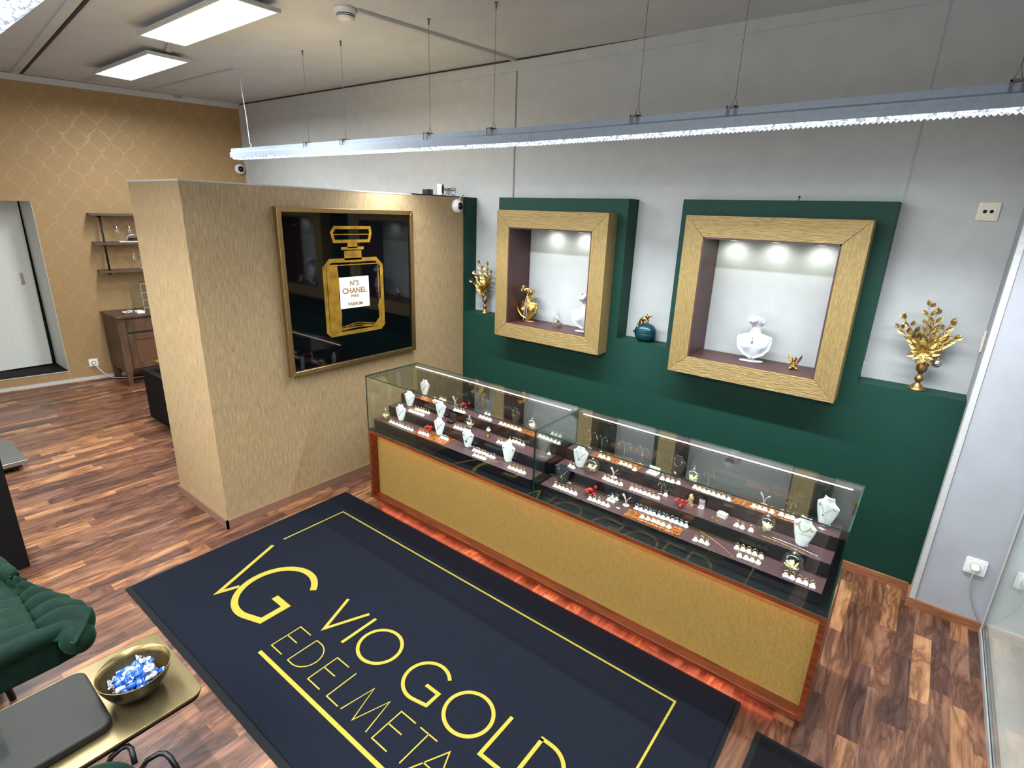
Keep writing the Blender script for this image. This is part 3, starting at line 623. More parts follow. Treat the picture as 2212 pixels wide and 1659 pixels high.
# forked earring stands
def forked(label, x, y, tr, h, mt, kind, rz=0):
    t = thing('earring_stand', label, 'earring stand', (x, y, TZ[tr]), rz, 'earring stands in the glass cases')
    MB().lathe([(0, 0), (.016, 0), (.016, .002), (.005, .004), (0, .004)], (0, 0, 0), 20).build('base', mt, t, world=False)
    if kind == 'fork':
        q = MB()
        for s_ in (-1, 1):
            P = bez((0, 0, .003), (s_*.002, 0, h*.45), (s_*.006, 0, h*.7), (s_*h*.36, -.002, h*(1 if s_ < 0 else .86)), 8); w_ = [.003+.004*i/8 for i in range(9)]
            q.grid(lambda u, v: (P[int(round(v*8))].x, P[int(round(v*8))].y+(u-.5)*2*w_[int(round(v*8))], P[int(round(v*8))].z), 3, 9)
        q.build('fork', mt, t, world=False, solid=.002, fix=False)
        q = MB(); [q.sph((s_*h*.36, -.006, h*(1 if s_ < 0 else .86)), .0022, 6, 5) for s_ in (-1, 1)]; q.build('earrings', m['gold'], t, world=False)
    else:
        q = MB(); q.tube([(0, 0, .003), (0, 0, h*.62)], .0011, 6)
        for s_ in (-1, 1): q.tube(bez((0, 0, h*.6), (s_*.004, 0, h*.98), (s_*h*.22, 0, h*1.05), (s_*h*.32, 0, h*.8), 10), .0009, 5)
        q.build('wire', mt, t, world=False)
        q = MB()
        for s_ in (-1, 1): q.sph((s_*h*.32, 0, h*.76), .0035, 8, 6); q.sph((s_*h*.32, 0, h*.68), (.0028, .0028, .005), 8, 6)
        q.build('earrings', m['gold'], t, world=False)
PA, SV = m['pink_acrylic'], m['silver']
for a in [('pink forked earring stand on top step of left case', .831, -1.10, 3, .055, PA, 'fork'), ('pink forked earring stand on middle step of right case', 2.024, -1.202, 2, .05, PA, 'fork'), ('pale forked earring stand with hanging chains, right case bottom step', 2.154, -1.313, 1, .055, PA, 'fork'),
    ('clear wire earring stand with long chains, right case middle step', 2.272, -1.202, 2, .055, SV, 'wire'), ('small tree of wire with gold pearls, right case top step', 2.45, -1.10, 3, .075, SV, 'wire'),
    ('pink forked earring stand on top step of right case', 2.697, -1.10, 3, .055, PA, 'fork'), ('thin silver wire stand with drops beside the right white bust, top step', 2.80, -1.10, 3, .055, SV, 'wire'),
    ('tall wire stand with gold figure earring, left of its pair, right case top step', 2.02, -1.10, 3, .10, SV, 'wire'), ('tall wire stand with gold figure earring, right of its pair, right case top step', 2.11, -1.085, 3, .095, SV, 'wire'),
    ('wire stand with pale drop earrings at left end of right case top step', 1.818, -1.09, 3, .10, SV, 'wire'), ('second wire stand from left end of right case top step', 1.885, -1.09, 3, .09, SV, 'wire')]: forked(*a)

# single pieces in the cases
t = thing('jewellery_box', 'open black jewellery box with lid up, left case middle step', 'box', (.919, -1.228, TZ[2]))
MB().box(-.022, .022, -.02, .018, 0, .013).build('box_base', m['black_matte'], t, world=False, bevel=.001)
MB().box(-.022, .022, .014, .018, .013, .055).build('lid', m['bust_dark'], t, world=False, bevel=.001)
MB().torus((0, -.003, .0135), .006, .0012, None, 12, 5).build('earrings', m['silver'], t, world=False)
t = thing('gold_column', 'short gold pedestal with a ring on top, left case middle step', 'ornament', (1.234, -1.245, TZ[2]))
MB().box(-.009, .009, -.009, .009, 0, .006).lathe([(.009, .006), (.0085, .009), (.006, .011), (.006, .034), (.009, .038), (.009, .04), (0, .04)], (0, 0, 0), 12).build('pedestal', m['gold'], t, world=False)
MB().box(-.01, .01, -.008, .008, .04, .049).torus((0, 0, .055), .007, .001, rot('X', 80), 14, 5).build('ring_block', m['stand_white'], t, world=False)
t = thing('ring_cone', 'leopard patterned ring cone on middle step of right case', 'ring cone', (2.418, -1.213, TZ[2]))
MB().lathe([(0, 0), (.014, 0), (.014, .002), (.007, .006), (.009, .012), (.011, .03), (.010, .045), (.004, .055), (0, .057)], (0, 0, 0), 16).build('cone', m['leopard'], t, world=False)
t = thing('card_holder', 'small clear and silver card holder on middle step of right case', 'holder', (2.465, -1.205, TZ[2]))
MB().box(-.013, .013, .004, .006, 0, .042).build('backplate', m['silver'], t, world=False); MB().box(-.013, .013, -.012, .006, 0, .003).build('foot', m['pink_acrylic'], t, world=False); MB().tube([(-.01, 0, .036), (-.005, -.003, .031), (0, -.002, .033), (.005, -.003, .03), (.01, 0, .035)], .0012, 5).build('bracelet', m['silver'], t, world=False)
t = thing('gift_box', 'small white gift box with bow on middle step of right case', 'box', (2.564, -1.222, TZ[2]), -.15)
MB().box(-.02, .02, -.012, .012, 0, .016).build('box_body', m['box_white'], t, world=False, bevel=.0008); MB().box(-.021, .021, -.013, .013, .016, .021).build('lid', m['stand_white'], t, world=False, bevel=.0008)
MB().torus((-.004, 0, .024), .005, .0012, rot('X', 60), 10, 4).torus((.005, 0, .024), .005, .0012, rot('X', 60) @ rot('Y', 40), 10, 4).build('bow', m['pink_acrylic'], t, world=False)
tag(MB().torus((2.537, -1.262, TZ[2]+.002), .007, .0018, None, 16, 6).tube([(2.543, -1.263, TZ[2]+.002), (2.562, -1.272, TZ[2]+.002)], .0018, 6).build('gold_pin', m['gold']), 'round gold pin with straight stem lying before the white gift box', 'pin')
t = thing('ring_box', 'open white book shaped box with two gold rings, right case top step', 'box', (2.20, -1.145, TZ[3]), -.1)
MB().box(-.028, .028, -.022, .012, 0, .006).build('box_base', m['stand_white'], t, world=False, bevel=.0008)
MB().box(-.028, .028, .012, .016, 0, .030).build('lid', m['stand_white'], t, world=False, bevel=.0008)
for s_ in (-.013, .013): MB().torus((s_, -.004, .014), .008, .0016, rot('X', 75), 14, 5).build('ring', m['ring_gold'], t, world=False)
def chain(a, b, tr, r, mt, name, label, cat, bow=.006, beads=0):
    z = TZ[tr]+r+.0004; q = MB(); A = Vector((*a, z)); B = Vector((*b, z)); P = [A.lerp(B, i/24)+Vector((0, bow*sin(pi*i/24), 0)) for i in range(25)]
    q.tube(P, r*.7, 5)
    for i in range(0, 25): q.sph(P[i], (r*1.3, r, r), 6, 4)
    q.box(B.x-.004, B.x+.008, B.y-.004, B.y+.004, TZ[tr], TZ[tr]+.002)
    tag(q.build(name, mt), label, cat)
chain((2.732, -1.262), (2.897, -1.284), 2, .0017, m['gold'], 'gold_chain', 'thin gold chain laid flat along the middle step of right case', 'chain')
chain((2.776, -1.246), (2.944, -1.268), 2, .0018, m['silver'], 'silver_chain', 'silver link bracelet laid flat behind the gold chain, right case middle step', 'chain')
chain((2.50, -1.303), (2.668, -1.394), 1, .0016, plain('rose_gold', (224, 150, 120), .25, 1.0), 'rose_bracelet', 'long rose gold bracelet lying slanted on right case bottom step', 'bracelet', .012)
t = thing('bar_tray', 'clear oval tray with two pale bars, right end of right case top step', 'tray', (2.93, -1.155, TZ[3]), -.4)
MB().lathe([(0, 0), (.012, 0), (.013, .003)], (0, 0, 0), 18, Matrix.Diagonal((1.9, 1, 1))).build('tray', m['acrylic'], t, world=False)
for s_ in (-.004, .004): MB().box(-.011, .011, s_-.002, s_+.002, .001, .005).build('bar', m['pink_acrylic'], t, world=False)
tag(MB().box(2.128, 2.146, -1.366, -1.361, TZ[1], TZ[1]+.003).build('price_tag', m['stand_white']), 'tiny white tag lying on bottom step left of the bright foil mat', 'tag')
tag(MB().torus((1.83, -1.305, TZ[1]+.0016), .007, .0014, None, 14, 5).tube([(1.82, -1.30, TZ[1]+.0016), (1.845, -1.308, TZ[1]+.0016)], .0014, 5).build('silver_brooch', m['silver']), 'silver brooch lying behind the black bust, right case bottom step', 'brooch')
tag(MB().tube(bez((1.59, -1.243, TZ[2]+.002), (1.60, -1.225, TZ[2]+.002), (1.615, -1.26, TZ[2]+.002), (1.628, -1.24, TZ[2]+.002)), .0016, 6).sph((1.60, -1.238, TZ[2]+.003), .003, 8, 6).sph((1.615, -1.247, TZ[2]+.003), .003, 8, 6).build('gold_earrings', m['gold']), 'gold earrings lying at right end of left case middle step', 'earrings')
tag(MB().box(2.035, 2.055, -1.07+.004, -1.07+.01, TZ[3], TZ[3]+.003).build('small_plate', m['silver']), 'tiny silver plate on top step between tall wire stands', 'plate')

# ------------------------------------------------------------------ framed poster on the partition
t = thing('framed_poster', 'square black glossy poster with gold perfume bottle in gold frame on the beige partition', 'poster', (0, -1.22, .865))
y0, y1, z0, z1 = -1.745, -.715, .865, 1.885; b = .028
for P in ([(y0, z0), (y1, z0), (y1-b, z0+b), (y0+b, z0+b)], [(y0, z1), (y1, z1), (y1-b, z1-b), (y0+b, z1-b)], [(y0, z0), (y0, z1), (y0+b, z1-b), (y0+b, z0+b)], [(y1, z0), (y1, z1), (y1-b, z1-b), (y1-b, z0+b)]):
    MB().prism(P, .0008, .042, lambda a, c, h: (h, a, c)).build('frame_rail', m['brass_frame'], t, bevel=.002)
MB().box(.001, .026, y0+b, y1-b, z0+b, z1-b).build('picture', m['screen_black'], t)
PF = lambda a, c, h: (h, a, c)
q = MB(); hh = (.0262, .0268)
body = [(-1.455, 1.52), (-1.41, 1.565), (-1.05, 1.565), (-1.005, 1.52), (-1.005, 1.11), (-1.03, 1.085), (-1.43, 1.085), (-1.455, 1.11)]
q.strip(body, .026, *hh, PF, True); q.strip([(-1.425, 1.535), (-1.035, 1.535), (-1.035, 1.115), (-1.425, 1.115)], .006, *hh, PF, True)
q.prism([(-1.438, 1.54), (-1.36, 1.54), (-1.352, 1.44), (-1.36, 1.33), (-1.345, 1.22), (-1.355, 1.10), (-1.438, 1.10)], hh[0], hh[1]+.0002, PF)
q.prism([(-1.02, 1.30), (-1.045, 1.25), (-1.04, 1.16), (-1.10, 1.10), (-1.02, 1.10)], hh[0], hh[1]+.0002, PF)
for i in range(3): q.strip([(-1.43+.01*i, 1.10+.010*i), (-1.23, 1.118+.014*i), (-1.03-.01*i, 1.10+.010*i)], .005, hh[0], hh[1]+.0004, PF)
q.prism([(-1.30, 1.565), (-1.30, 1.625), (-1.165, 1.625), (-1.165, 1.565)], hh[0], hh[1], PF); q.strip([(-1.32, 1.64), (-1.145, 1.64)], .018, *hh, PF)
q.prism([(-1.27, 1.64), (-1.27, 1.675), (-1.195, 1.675), (-1.195, 1.64)], hh[0], hh[1], PF)
q.strip([(-1.385, 1.74), (-1.36, 1.77), (-1.09, 1.77), (-1.085, 1.735), (-1.10, 1.685), (-1.37, 1.685)], .02, *hh, PF, True)
q.strip([(-1.37, 1.728), (-1.10, 1.728)], .006, hh[0], hh[1]+.0003, PF)
q.build('bottle_drawing', m['poster_gold'], t)
MB().prism([(-1.352, 1.25), (-1.118, 1.25), (-1.118, 1.456), (-1.352, 1.456)], .0262, .0272, PF).build('label', m['label_white'], t)
def text(s_, size, F, mat_, name, parent, offset=0.0, h=.0006, align='CENTER'):
    cu_ = bpy.data.curves.new(name, 'FONT'); cu_.body = s_; cu_.size = size; cu_.align_x = align; cu_.offset = offset; cu_.extrude = h/2
    o = bpy.data.objects.new(name, cu_); C.objects.link(o); bpy.context.view_layer.update()
    me = bpy.data.meshes.new_from_object(o.evaluated_get(bpy.context.evaluated_depsgraph_get())); bpy.data.objects.remove(o); me.materials.clear(); me.materials.append(mat_)
    off = parent_loc(parent)
    for v in me.vertices: v.co = Vector(F(v.co.x, v.co.y, v.co.z))-off
    o = bpy.data.objects.new(name, me); C.objects.link(o); o.parent = parent; return o
for s_, sz, zz, of in (('N°5', .044, 1.400, .0012), ('CHANEL', .050, 1.349, .0014), ('PARIS', .026, 1.321, .0008), ('PARFUM', .031, 1.266, .001)):
    text(s_, sz, lambda x, y, h: (.0276+h, -1.235+x, zz+y), m['label_gold'], 'lettering', t, of)

# ------------------------------------------------------------------ lamps and ceiling things
def lampz(x):
    P = [(-2.04, 2.272), (-.4, 2.258), (1.25, 2.244), (3.2, 2.252), (4.35, 2.255)]
    for (a, p), (b_, q_) in zip(P, P[1:]):
        if x <= b_: return p+(q_-p)*(x-a)/(b_-a)
    return P[-1][1]
def linear_lamp(label, yc, xa, hangers):
    t = thing('linear_lamp', label, 'lamp', (1.1, yc, 2.25)); xs = [xa, -.4, 1.25, 3.2, 4.35]
    prof = [(-.04, .010), (-.04, .050), (-.028, .058), (-.028, .084), (.028, .084), (.028, .058), (.04, .050), (.04, .010)]
    for (a, b_) in zip(xs, xs[1:]):
        q = MB(); n = len(prof); a += .0008
        q.add([(x, yc+p[0], lampz(x)+p[1]) for x in (a, b_-.0008) for p in prof], [tuple(range(n)), tuple(reversed(range(n, 2*n)))]+[(i, n+i, n+(i+1) % n, (i+1) % n) for i in range(n)])
        q.build('housing', m['lamp_body'], t)
    q = MB()
    for s_ in (-.0405, .0385): q.add([(x, yc+s_+d, lampz(x)+zz) for x in xs for d, zz in ((0, .032), (.002, .032), (.002, .034), (0, .034))], [(4*i+j, 4*i+4+j, 4*i+4+(j+1) % 4, 4*i+(j+1) % 4) for i in range(len(xs)-1) for j in range(4)])
    q.build('seam_line', m['cable_grey'], t)
    q = MB(); nx = int((4.35-xa-.03)/.018)
    for i in range(nx):
        x = xa+.02+i*.018; z = lampz(x)
        for s_ in (-.0175, .0175):
            w_ = .015; q.add([(x, yc+s_-w_, z+.012), (x+.018, yc+s_-w_, z+.012), (x+.018, yc+s_+w_, z+.012), (x, yc+s_+w_, z+.012), (x, yc+s_-w_, z+.004), (x+.018, yc+s_-w_, z+.004), (x+.018, yc+s_+w_, z+.004), (x, yc+s_+w_, z+.004), (x+.009, yc+s_, z-.006)],
                  [(0,1,5,4),(2,3,7,6),(4,5,8),(5,6,8),(6,7,8),(7,4,8)])
    q.build('prismatic_lens', m['lens'], t)
    for hx, kind in hangers:
        z = lampz(hx)
        if kind:
            q = MB(); q.box(hx-.018, hx-.012, yc-.043, yc-.041, z+.052, z+.09).box(hx+.012, hx+.018, yc-.043, yc-.041, z+.052, z+.09).box(hx-.018, hx+.018, yc-.043, yc-.041, z+.084, z+.09).box(hx-.018, hx+.018, yc-.043, yc+.043, z+.09, z+.092)
            q.tube([(hx-.014, yc, z+.092), (hx, yc, z+.13), (hx+.014, yc, z+.092)], .0016, 5)
            q.tube([(hx, yc, z+.13), (hx, yc, H(hx, yc)-.002)], .0011, 5); q.lathe([(.004, -.03), (.006, -.004), (.011, 0)], (hx, yc, H(hx, yc)-.001), 10)
            q.build('wire_hanger', plain('wire', (96, 94, 90), .4, .6), t)
        else:
            q = MB(); q.tube([(hx-.03, yc-.0, H(hx)-.02), (hx-.025, yc, H(hx)-.2), (hx, yc, z+.32), (hx+.01, yc, z+.12), (hx+.035, yc, z+.105), (hx+.01, yc, z+.086)], .0035, 7); q.build('power_cable', m['cable_white'], t)
    return t
linear_lamp('long white linear lamp with prismatic lens hanging over the display counter', -.9286, -2.04, [(-1.76, 0), (-.86, 1), (-.40, 1), (.452, 1), (.962, 1), (1.834, 1), (2.27, 1), (3.152, 1)])
linear_lamp('linear lamp at the upper left corner, hanging parallel nearer the viewer', -3.085, -2.0, [(1.0, 1)])
for lb, xa, xb, ya, yb in (('rectangular ceiling light panel farther left, smaller looking', -2.975, -1.765, -1.615, -1.315), ('rectangular ceiling light panel cut by the top edge of the picture', -1.285, -.075, -1.84, -1.54)):
    t = thing('ceiling_light_panel', lb, 'lamp', ((xa+xb)/2, (ya+yb)/2, H((xa+xb)/2)-.06)); z = H((xa+xb)/2, ya)
    MB().box(xa, xb, ya, ya+.014, z-.055, z-.034).box(xa, xb, yb-.014, yb, z-.055, z-.034).box(xa, xa+.014, ya+.014, yb-.014, z-.055, z-.034).box(xb-.014, xb, ya+.014, yb-.014, z-.055, z-.034).build('frame', m['trim_white'], t)
    MB().box(xa+.014, xb-.014, ya+.014, yb-.014, z-.053, z-.048).build('diffuser', m['panel_light'], t); MB().box(xa+.014, xb-.014, ya+.014, yb-.014, z-.0478, z-.044).build('back_plate', m['trim_white'], t)
    MB().box(xa+.3, xb-.3, ya+.1, yb-.1, z-.044, z-.003).build('mounting', m['trim_white'], t)
t = thing('smoke_detector', 'round white smoke detector on the ceiling at the end of the cable duct', 'smoke detector', (.165, -1.29, H(.165)))
MB().lathe([(0, 0), (.062, 0), (.062, -.018), (.05, -.024), (.05, -.03)], (.165, -1.29, H(.165)), 28).build('base', m['white_plastic'], t)
MB().lathe([(.048, -.03), (.05, -.046), (.036, -.058), (0, -.06)], (.165, -1.29, H(.165)), 28).build('sensor', m['white_plastic'], t)
MB().lathe([(.0508, -.031), (.0508, -.035)], (.165, -1.29, H(.165)), 28).lathe([(.0506, -.039), (.0506, -.043)], (.165, -1.29, H(.165)), 28).build('vent_slot', m['lens_black'], t)
def duct(name, label, pts, w_, h_, mt='trim_white'):
    q = MB()
    for (x0, y0), (x1, y1) in zip(pts, pts[1:]):
        a = Vector((x0, y0, 0)); b_ = Vector((x1, y1, 0)); d = (b_-a).normalized(); n = Vector((-d.y, d.x, 0))*w_/2
        vs = [Vector((p.x, p.y, H(p.x, p.y)-k)) for k in (0.0008, h_) for p in (a-n, b_-n, b_+n, a+n)]; q.add(vs, [(0,1,2,3),(7,6,5,4),(0,4,5,1),(1,5,6,2),(2,6,7,3),(3,7,4,0)])
    return tag(q.build(name, m[mt]), label, 'cable duct')
duct('cable_duct', 'white cable duct running from the smoke detector to the back wall', [(.222, -1.252), (.376, -.007)], .028, .018)
duct('cable_duct', 'thin white cable duct from the left wall to the first lamp cable', [(-3.78, -.93), (-1.9, -.93)], .016, .01)
duct('cable_duct', 'short white duct behind the smaller ceiling light panel', [(-3.76, -1.445), (-2.99, -1.445)], .03, .015)
duct('cable_duct', 'white cable duct linking the two ceiling light panels', [(-1.76, -1.47), (-1.29, -1.62)], .03, .015)
duct('ceiling_joint_strip', 'dark ceiling joint line at upper left, running away from the lamp', [(-3.93, -1.885), (-1.05, -2.165), (2.0, -2.47)], .02, .006, 'dark_gap')['category'] = 'joint'
duct('ceiling_joint_strip', 'pale ceiling strip right beside the dark joint line', [(-3.93, -1.93), (-1.05, -2.21), (2.0, -2.52)], .05, .012, 'ceiling')['category'] = 'joint'
tag(MB().box(-3.80, -3.76, -.66, -.59, 2.968, 2.999).build('junction_box', m['cable_grey']), 'small grey junction box where left wall meets ceiling', 'box')

# dome cameras
def dome(label, loc, T, r):
    t = thing('dome_camera', label, 'security camera', loc)
    MB().lathe([(0, 0), (r, 0), (r*1.02, r*.35), (r*.8, r*.8), (r*.52, r*1.0)], (0, 0, 0), 28, T).build('housing', m['white_plastic'], t, world=False)
    MB().sph(T @ Vector((0, 0, r*.72)), r*.62, 24, 16).build('lens_dome', m['lens_black'], t, world=False)
    return t
dc = dome('white dome camera at the end of the beige partition beside the green wall', (.0008, -.232, 1.932), rot('Y', 90), .052)
dome('white dome camera high on the gold wallpaper in the far corner', (-3.7055, -.075, 2.291), rot('Z', -8) @ rot('Y', 90), .058)
tag(MB().tube([(.02, -.22, 1.975), (.03, -.2, 2.012), (-.01, -.13, 2.022), (-.06, -.09, 2.012)], .003, 6).build('camera_cable', m['cable_white']), 'white cable curving from the dome camera over the partition top', 'cable')
t = thing('network_box', 'small white box with black front window on top of the partition', 'box', (-.10, -.30, 2.0062))
MB().box(-.125, -.075, -.315, -.285, 2.0062, 2.092).build('casing', m['white_plastic'], t, bevel=.003); MB().box(-.0755, -.0735, -.31, -.291, 2.025, 2.08).build('window', m['lens_black'], t)
t = thing('power_adapter', 'dark power adapter lying behind the white box on the partition', 'adapter', (-.17, -.36, 2.0062)); MB().box(-.2, -.14, -.4, -.34, 2.0062, 2.05).build('casing', m['black_plastic'], t, bevel=.004)
rr = random.Random(3); q = MB()
for i in range(7):
    P = [(-.12+rr.uniform(-.06, .06), -.25+rr.uniform(-.02, .13), 2.0108+rr.uniform(0, .06)) for _ in range(5)]; P = [(p[0], p[1], p[2]) for p in P]
    Q = []
    for j in range(len(P)-1): Q += [Vector(P[j]).lerp(Vector(P[j+1]), k/5) for k in range(5)]
    for _ in range(6): Q = [Q[0]]+[(Q[k-1]+Q[k]*2+Q[k+1])/4 for k in range(1, len(Q)-1)]+[Q[-1]]
    q.tube(Q, .0022, 5, mi=i % 2)
tag(q.build('cable_tangle', [m['cable_grey'], m['black_plastic']]), 'tangle of thin grey and black cables on top of the partition', 'cables')

# sockets
def socket(label, F, cream, plug=True, hole=False):
    t = thing('wall_socket', label, 'socket', F(0, 0, 0)); mt = m['cream_plastic'] if cream else m['white_plastic']
    MB().prism(rrect(-.041, .041, -.041, .041, .008), .0004, .010, F).build('plate', mt, t, bevel=.002)
    MB().prism(rrect(-.029, .029, -.029, .029, .008), .0101, .0125, F).build('insert', mt, t)
    q = MB()
    if hole: [q.add([F(cx+.008*cos(a*pi/8), .008*sin(a*pi/8), .0128) for a in range(16)], [tuple(range(16))]) for cx in (-.012, .012)]
    else: q.prism([(.020*cos(a*pi/12), .020*sin(a*pi/12)) for a in range(24)], .0127, .0132, F)
    q.build('hole' if hole else 'well', m['lens_black'] if hole else m['cable_grey'], t)
    return t
socket('cream coloured antenna socket high on the white back wall', lambda x, y, h: (3.205+x, -h, 1.968+y), True, hole=True)
socket('white power socket low on the column beside the glass cabinet', lambda x, y, h: (3.523+x, -.285-h, .335+y), False)
socket('small white power socket on gold wallpaper left of the sideboard', lambda x, y, h: LW(1.815-x, .195+y, h), False)
t = thing('plug_and_cable', 'white plug and grey cable hanging from the column socket', 'plug', (3.523, -.30, .335))
MB().lathe([(0, 0), (.019, 0), (.016, .022), (.009, .03), (0, .032)], (3.523, -.2985, .335), 16, rot('X', 90)).build('plug', m['white_plastic'], t)
MB().tube(bez((3.523, -.325, .33), (3.50, -.34, .25), (3.55, -.33, .14), (3.606, -.31, .045), 14), .0035, 7).build('cable', m['cable_grey'], t)
t = thing('plug_and_cable', 'white plug and cable trailing from the far socket behind the sideboard', 'plug', LW(1.815, .195, .02))
MB().sph(LW(1.815, .192, .028), .015, 10, 8).build('plug', m['white_plastic'], t)
MB().tube([LW(1.815, .185, .034), LW(1.75, .08, .06), LW(1.68, .02, .09), LW(1.5, .006, .16), LW(1.3, .006, .2)], .004, 6).build('cable', m['cable_white'], t)
tag(MB().box(3.3145, 3.3222, -.085, -.025, 1.33, 1.43).box(3.3125, 3.3145, -.07, -.04, 1.355, 1.405).build('light_switch', m['cream_plastic'], bevel=.001), 'cream light switch on the side of the column behind the right golden flowers', 'switch')

# ------------------------------------------------------------------ entrance mat with lettering
A = Vector((.155, -1.496)); E1 = (Vector((2.821, -1.4785))-A).normalized(); E2 = Vector((E1.y, -E1.x)); LM, WM = 2.666, 1.329
MF = lambda s_, d, h: (A.x+E1.x*s_+E2.x*d, A.y+E1.y*s_+E2.y*d, h)
t = thing('entrance_mat', 'large dark blue entrance mat with yellow border, monogram and lettering', 'mat', MF(LM/2, WM/2, 0))
MB().prism(rrect(0, LM, 0, WM, .01), .0005, .004, MF).build('rubber_edge', m['rubber'], t); MB().prism(rrect(.018, LM-.018, .018, WM-.03, .01), .0041, .010, MF).build('pile', m['mat_pile'], t)
hm = (.0101, .0114)
def strokes(name, L, wd):
    q = MB()
    for pth, cl in L: q.strip(pth, wd, hm[0], hm[1], MF, cl)
    return q.build(name, m['yellow'], t)
def circ(cx, cy_, rx, ry, a0=0, a1=360, n=48): return [(cx+rx*cos(R(a0+(a1-a0)*i/n)), cy_+ry*sin(R(a0+(a1-a0)*i/n))) for i in range(n+(0 if abs(a1-a0) == 360 else 1))]
strokes('border_line', [([(.214, .587), (.218, .177), (2.452, .177), (2.452, 1.106)], False)], .009)
strokes('base_line', [([(.918, 1.108), (2.456, 1.108)], False)], .017)
q = MB(); q.strip([(.223, .658), (.394, 1.045), (.428, .955)], .020, hm[0], hm[1], MF)
GP = circ(.607, .858, .180, .190, -42, -284, 60); Wg = .033
q.strip(GP+[(.745, 1.010), (.745, .882), (.642, .882)], Wg, hm[0], hm[1]+.0002, MF); q.build('monogram', m['yellow'], t)
B0, B1 = .655, .848; BM = (B0+B1)/2; O_ = lambda cx: (circ(cx, BM, .100, .096), True)
Gp = circ(1.600, BM, .098, .096, -42, -285, 40)+[(1.684, .832), (1.684, .764), (1.612, .764)]
strokes('lettering', [([(.934, B0), (1.016, B1), (1.100, B0)], False), ([(1.150, B0), (1.150, B1)], False), O_(1.300), (Gp, False), O_(1.838), ([(1.981, B0), (1.981, B1), (2.075, B1)], False), ([(2.125, B0), (2.125, B1)]+circ(2.165, BM, .098, .0965, 90, -90, 24)+[(2.125, B0), (2.125, B0+.01)], False)], .0155)
C0, C1 = .912, 1.056; CM = .978
def eE(x): return [([(x+.082, C0), (x, C0), (x, C1), (x+.084, C1)], False), ([(x, CM), (x+.076, CM)], False)]
def dD(x): return [([(x, C0), (x, C1)]+circ(x+.032, (C0+C1)/2, .073, .072, 90, -90, 20)+[(x, C0)], False)]
L2 = eE(.924)+dD(1.055)+eE(1.210)+[([(1.343, C0), (1.343, C1), (1.418, C1)], False), ([(1.436, C1), (1.462, C0), (1.511, C1), (1.560, C0), (1.592, C1)], False)]+eE(1.629)+[([(1.736, C0), (1.827, C0)], False), ([(1.782, C0), (1.782, C1)], False), ([(1.818, C1), (1.892, C0), (1.955, C1)], False), ([(1.845, 1.0), (1.93, 1.0)], False),
    ([(1.99, C0), (1.99, C1), (2.06, C1)], False), ([(2.09, C0), (2.09, C1), (2.16, C1)], False)]+eE(2.20)
strokes('second_line_lettering', L2, .0052)
t = thing('floor_mat', 'plain black floor mat in the bottom right corner', 'mat', (3.3, -2.3, 0))
MB().prism([(2.903, -1.572), (3.95, -1.565), (3.94, -3.1), (2.893, -3.1)], .0005, .004).build('rubber_edge', m['rubber'], t); MB().prism([(2.925, -1.59), (3.93, -1.585), (3.92, -3.08), (2.915, -3.08)], .0041, .009).build('pile', m['mat_grey'], t)

# ------------------------------------------------------------------ right glass cabinet
t = thing('glass_cabinet', 'tall glass cabinet with aluminium frame and white inside at the right edge', 'cabinet', (3.95, -1.0, 0)); xa, xb, ya, yb = 3.609, 4.25, -1.75, -.289; e = .020
q = MB()
for x in (xa, xb-e):
    for y in (ya, yb-e): q.box(x, x+e, y, y+e, 0, 2.1)
q.box(xa, xa+e, ya+e, yb-e, 0, .03).box(xb-e, xb, ya+e, yb-e, 0, .03).box(xa, xa+e, ya+e, yb-e, 2.08, 2.1); q.box(xa+e, xb-e, ya, ya+e, 2.08, 2.1); q.box(xa+.0, xa+.004, ya+e, yb-e, .03, .036)
q.build('frame', m['alu'], t, bevel=.002)
MB().pane(xa+.006, xa+.011, ya+e, yb-e, .03, 2.08).build('side_pane', [m['cab_glass'], m['glass_edge']], t)
MB().pane(xa+e, xb-e, ya+.006, ya+.011, .03, 2.08).build('door_pane', [m['cab_glass'], m['glass_edge']], t)
MB().box(xa+e, xb-e, yb-.012, yb-.004, .03, 2.08).build('back_panel', m['box_white'], t); MB().box(xa+.02, xb-.02, ya+.02, yb-.014, .03, .07).build('cabinet_base', m['box_white'], t)
MB().box(xa+.09, xb-.02, ya+.03, yb-.014, .30, .318).build('shelf', m['box_white'], t)
for z in (.80, 1.2, 1.6): MB().pane(xa+.02, xb-.02, ya+.03, yb-.014, z, z+.006).build('shelf', [m['cab_glass'], m['box_white']], t)

# ------------------------------------------------------------------ left side: table group
t = thing('coffee_table', 'brass topped rectangular table with rounded corners beside the entrance mat', 'table', (1.355, -3.4, 0))
MB().prism(rrect(1.163, 1.547, -4.1, -2.972, .035, 8), .422, .430).build('tabletop', m['brass'], t, bevel=.001); MB().prism(rrect(1.168, 1.542, -4.095, -2.977, .032, 8), .408, .4215).build('table_frame', m['black_steel'], t)
for x in (1.19, 1.52):
    for y in (-3.62, -4.05): MB().box(x-.01, x+.01, y-.01, y+.01, 0, .408).build('leg', m['black_steel'], t)
tag(MB().prism(rrect(1.197, 1.487, -3.62, -3.190, .035, 8), .431, .458).build('leather_pad', m['leather'], bevel=.009), 'grey leather pad with rounded corners lying on the brass table', 'pad')
t = thing('card_stand', 'clear acrylic card stand on the leather pad at the left edge', 'stand', (1.36, -3.43, .4665)); MB().box(1.33, 1.40, -3.46, -3.40, .4665, .4685).box(1.33, 1.334, -3.46, -3.40, .4685, .53).build('sheet', m['acrylic'], t)
t = thing('sweets_bowl', 'bronze bowl filled with blue and white sweets on the brass table', 'bowl', (1.395, -3.103, .4306))
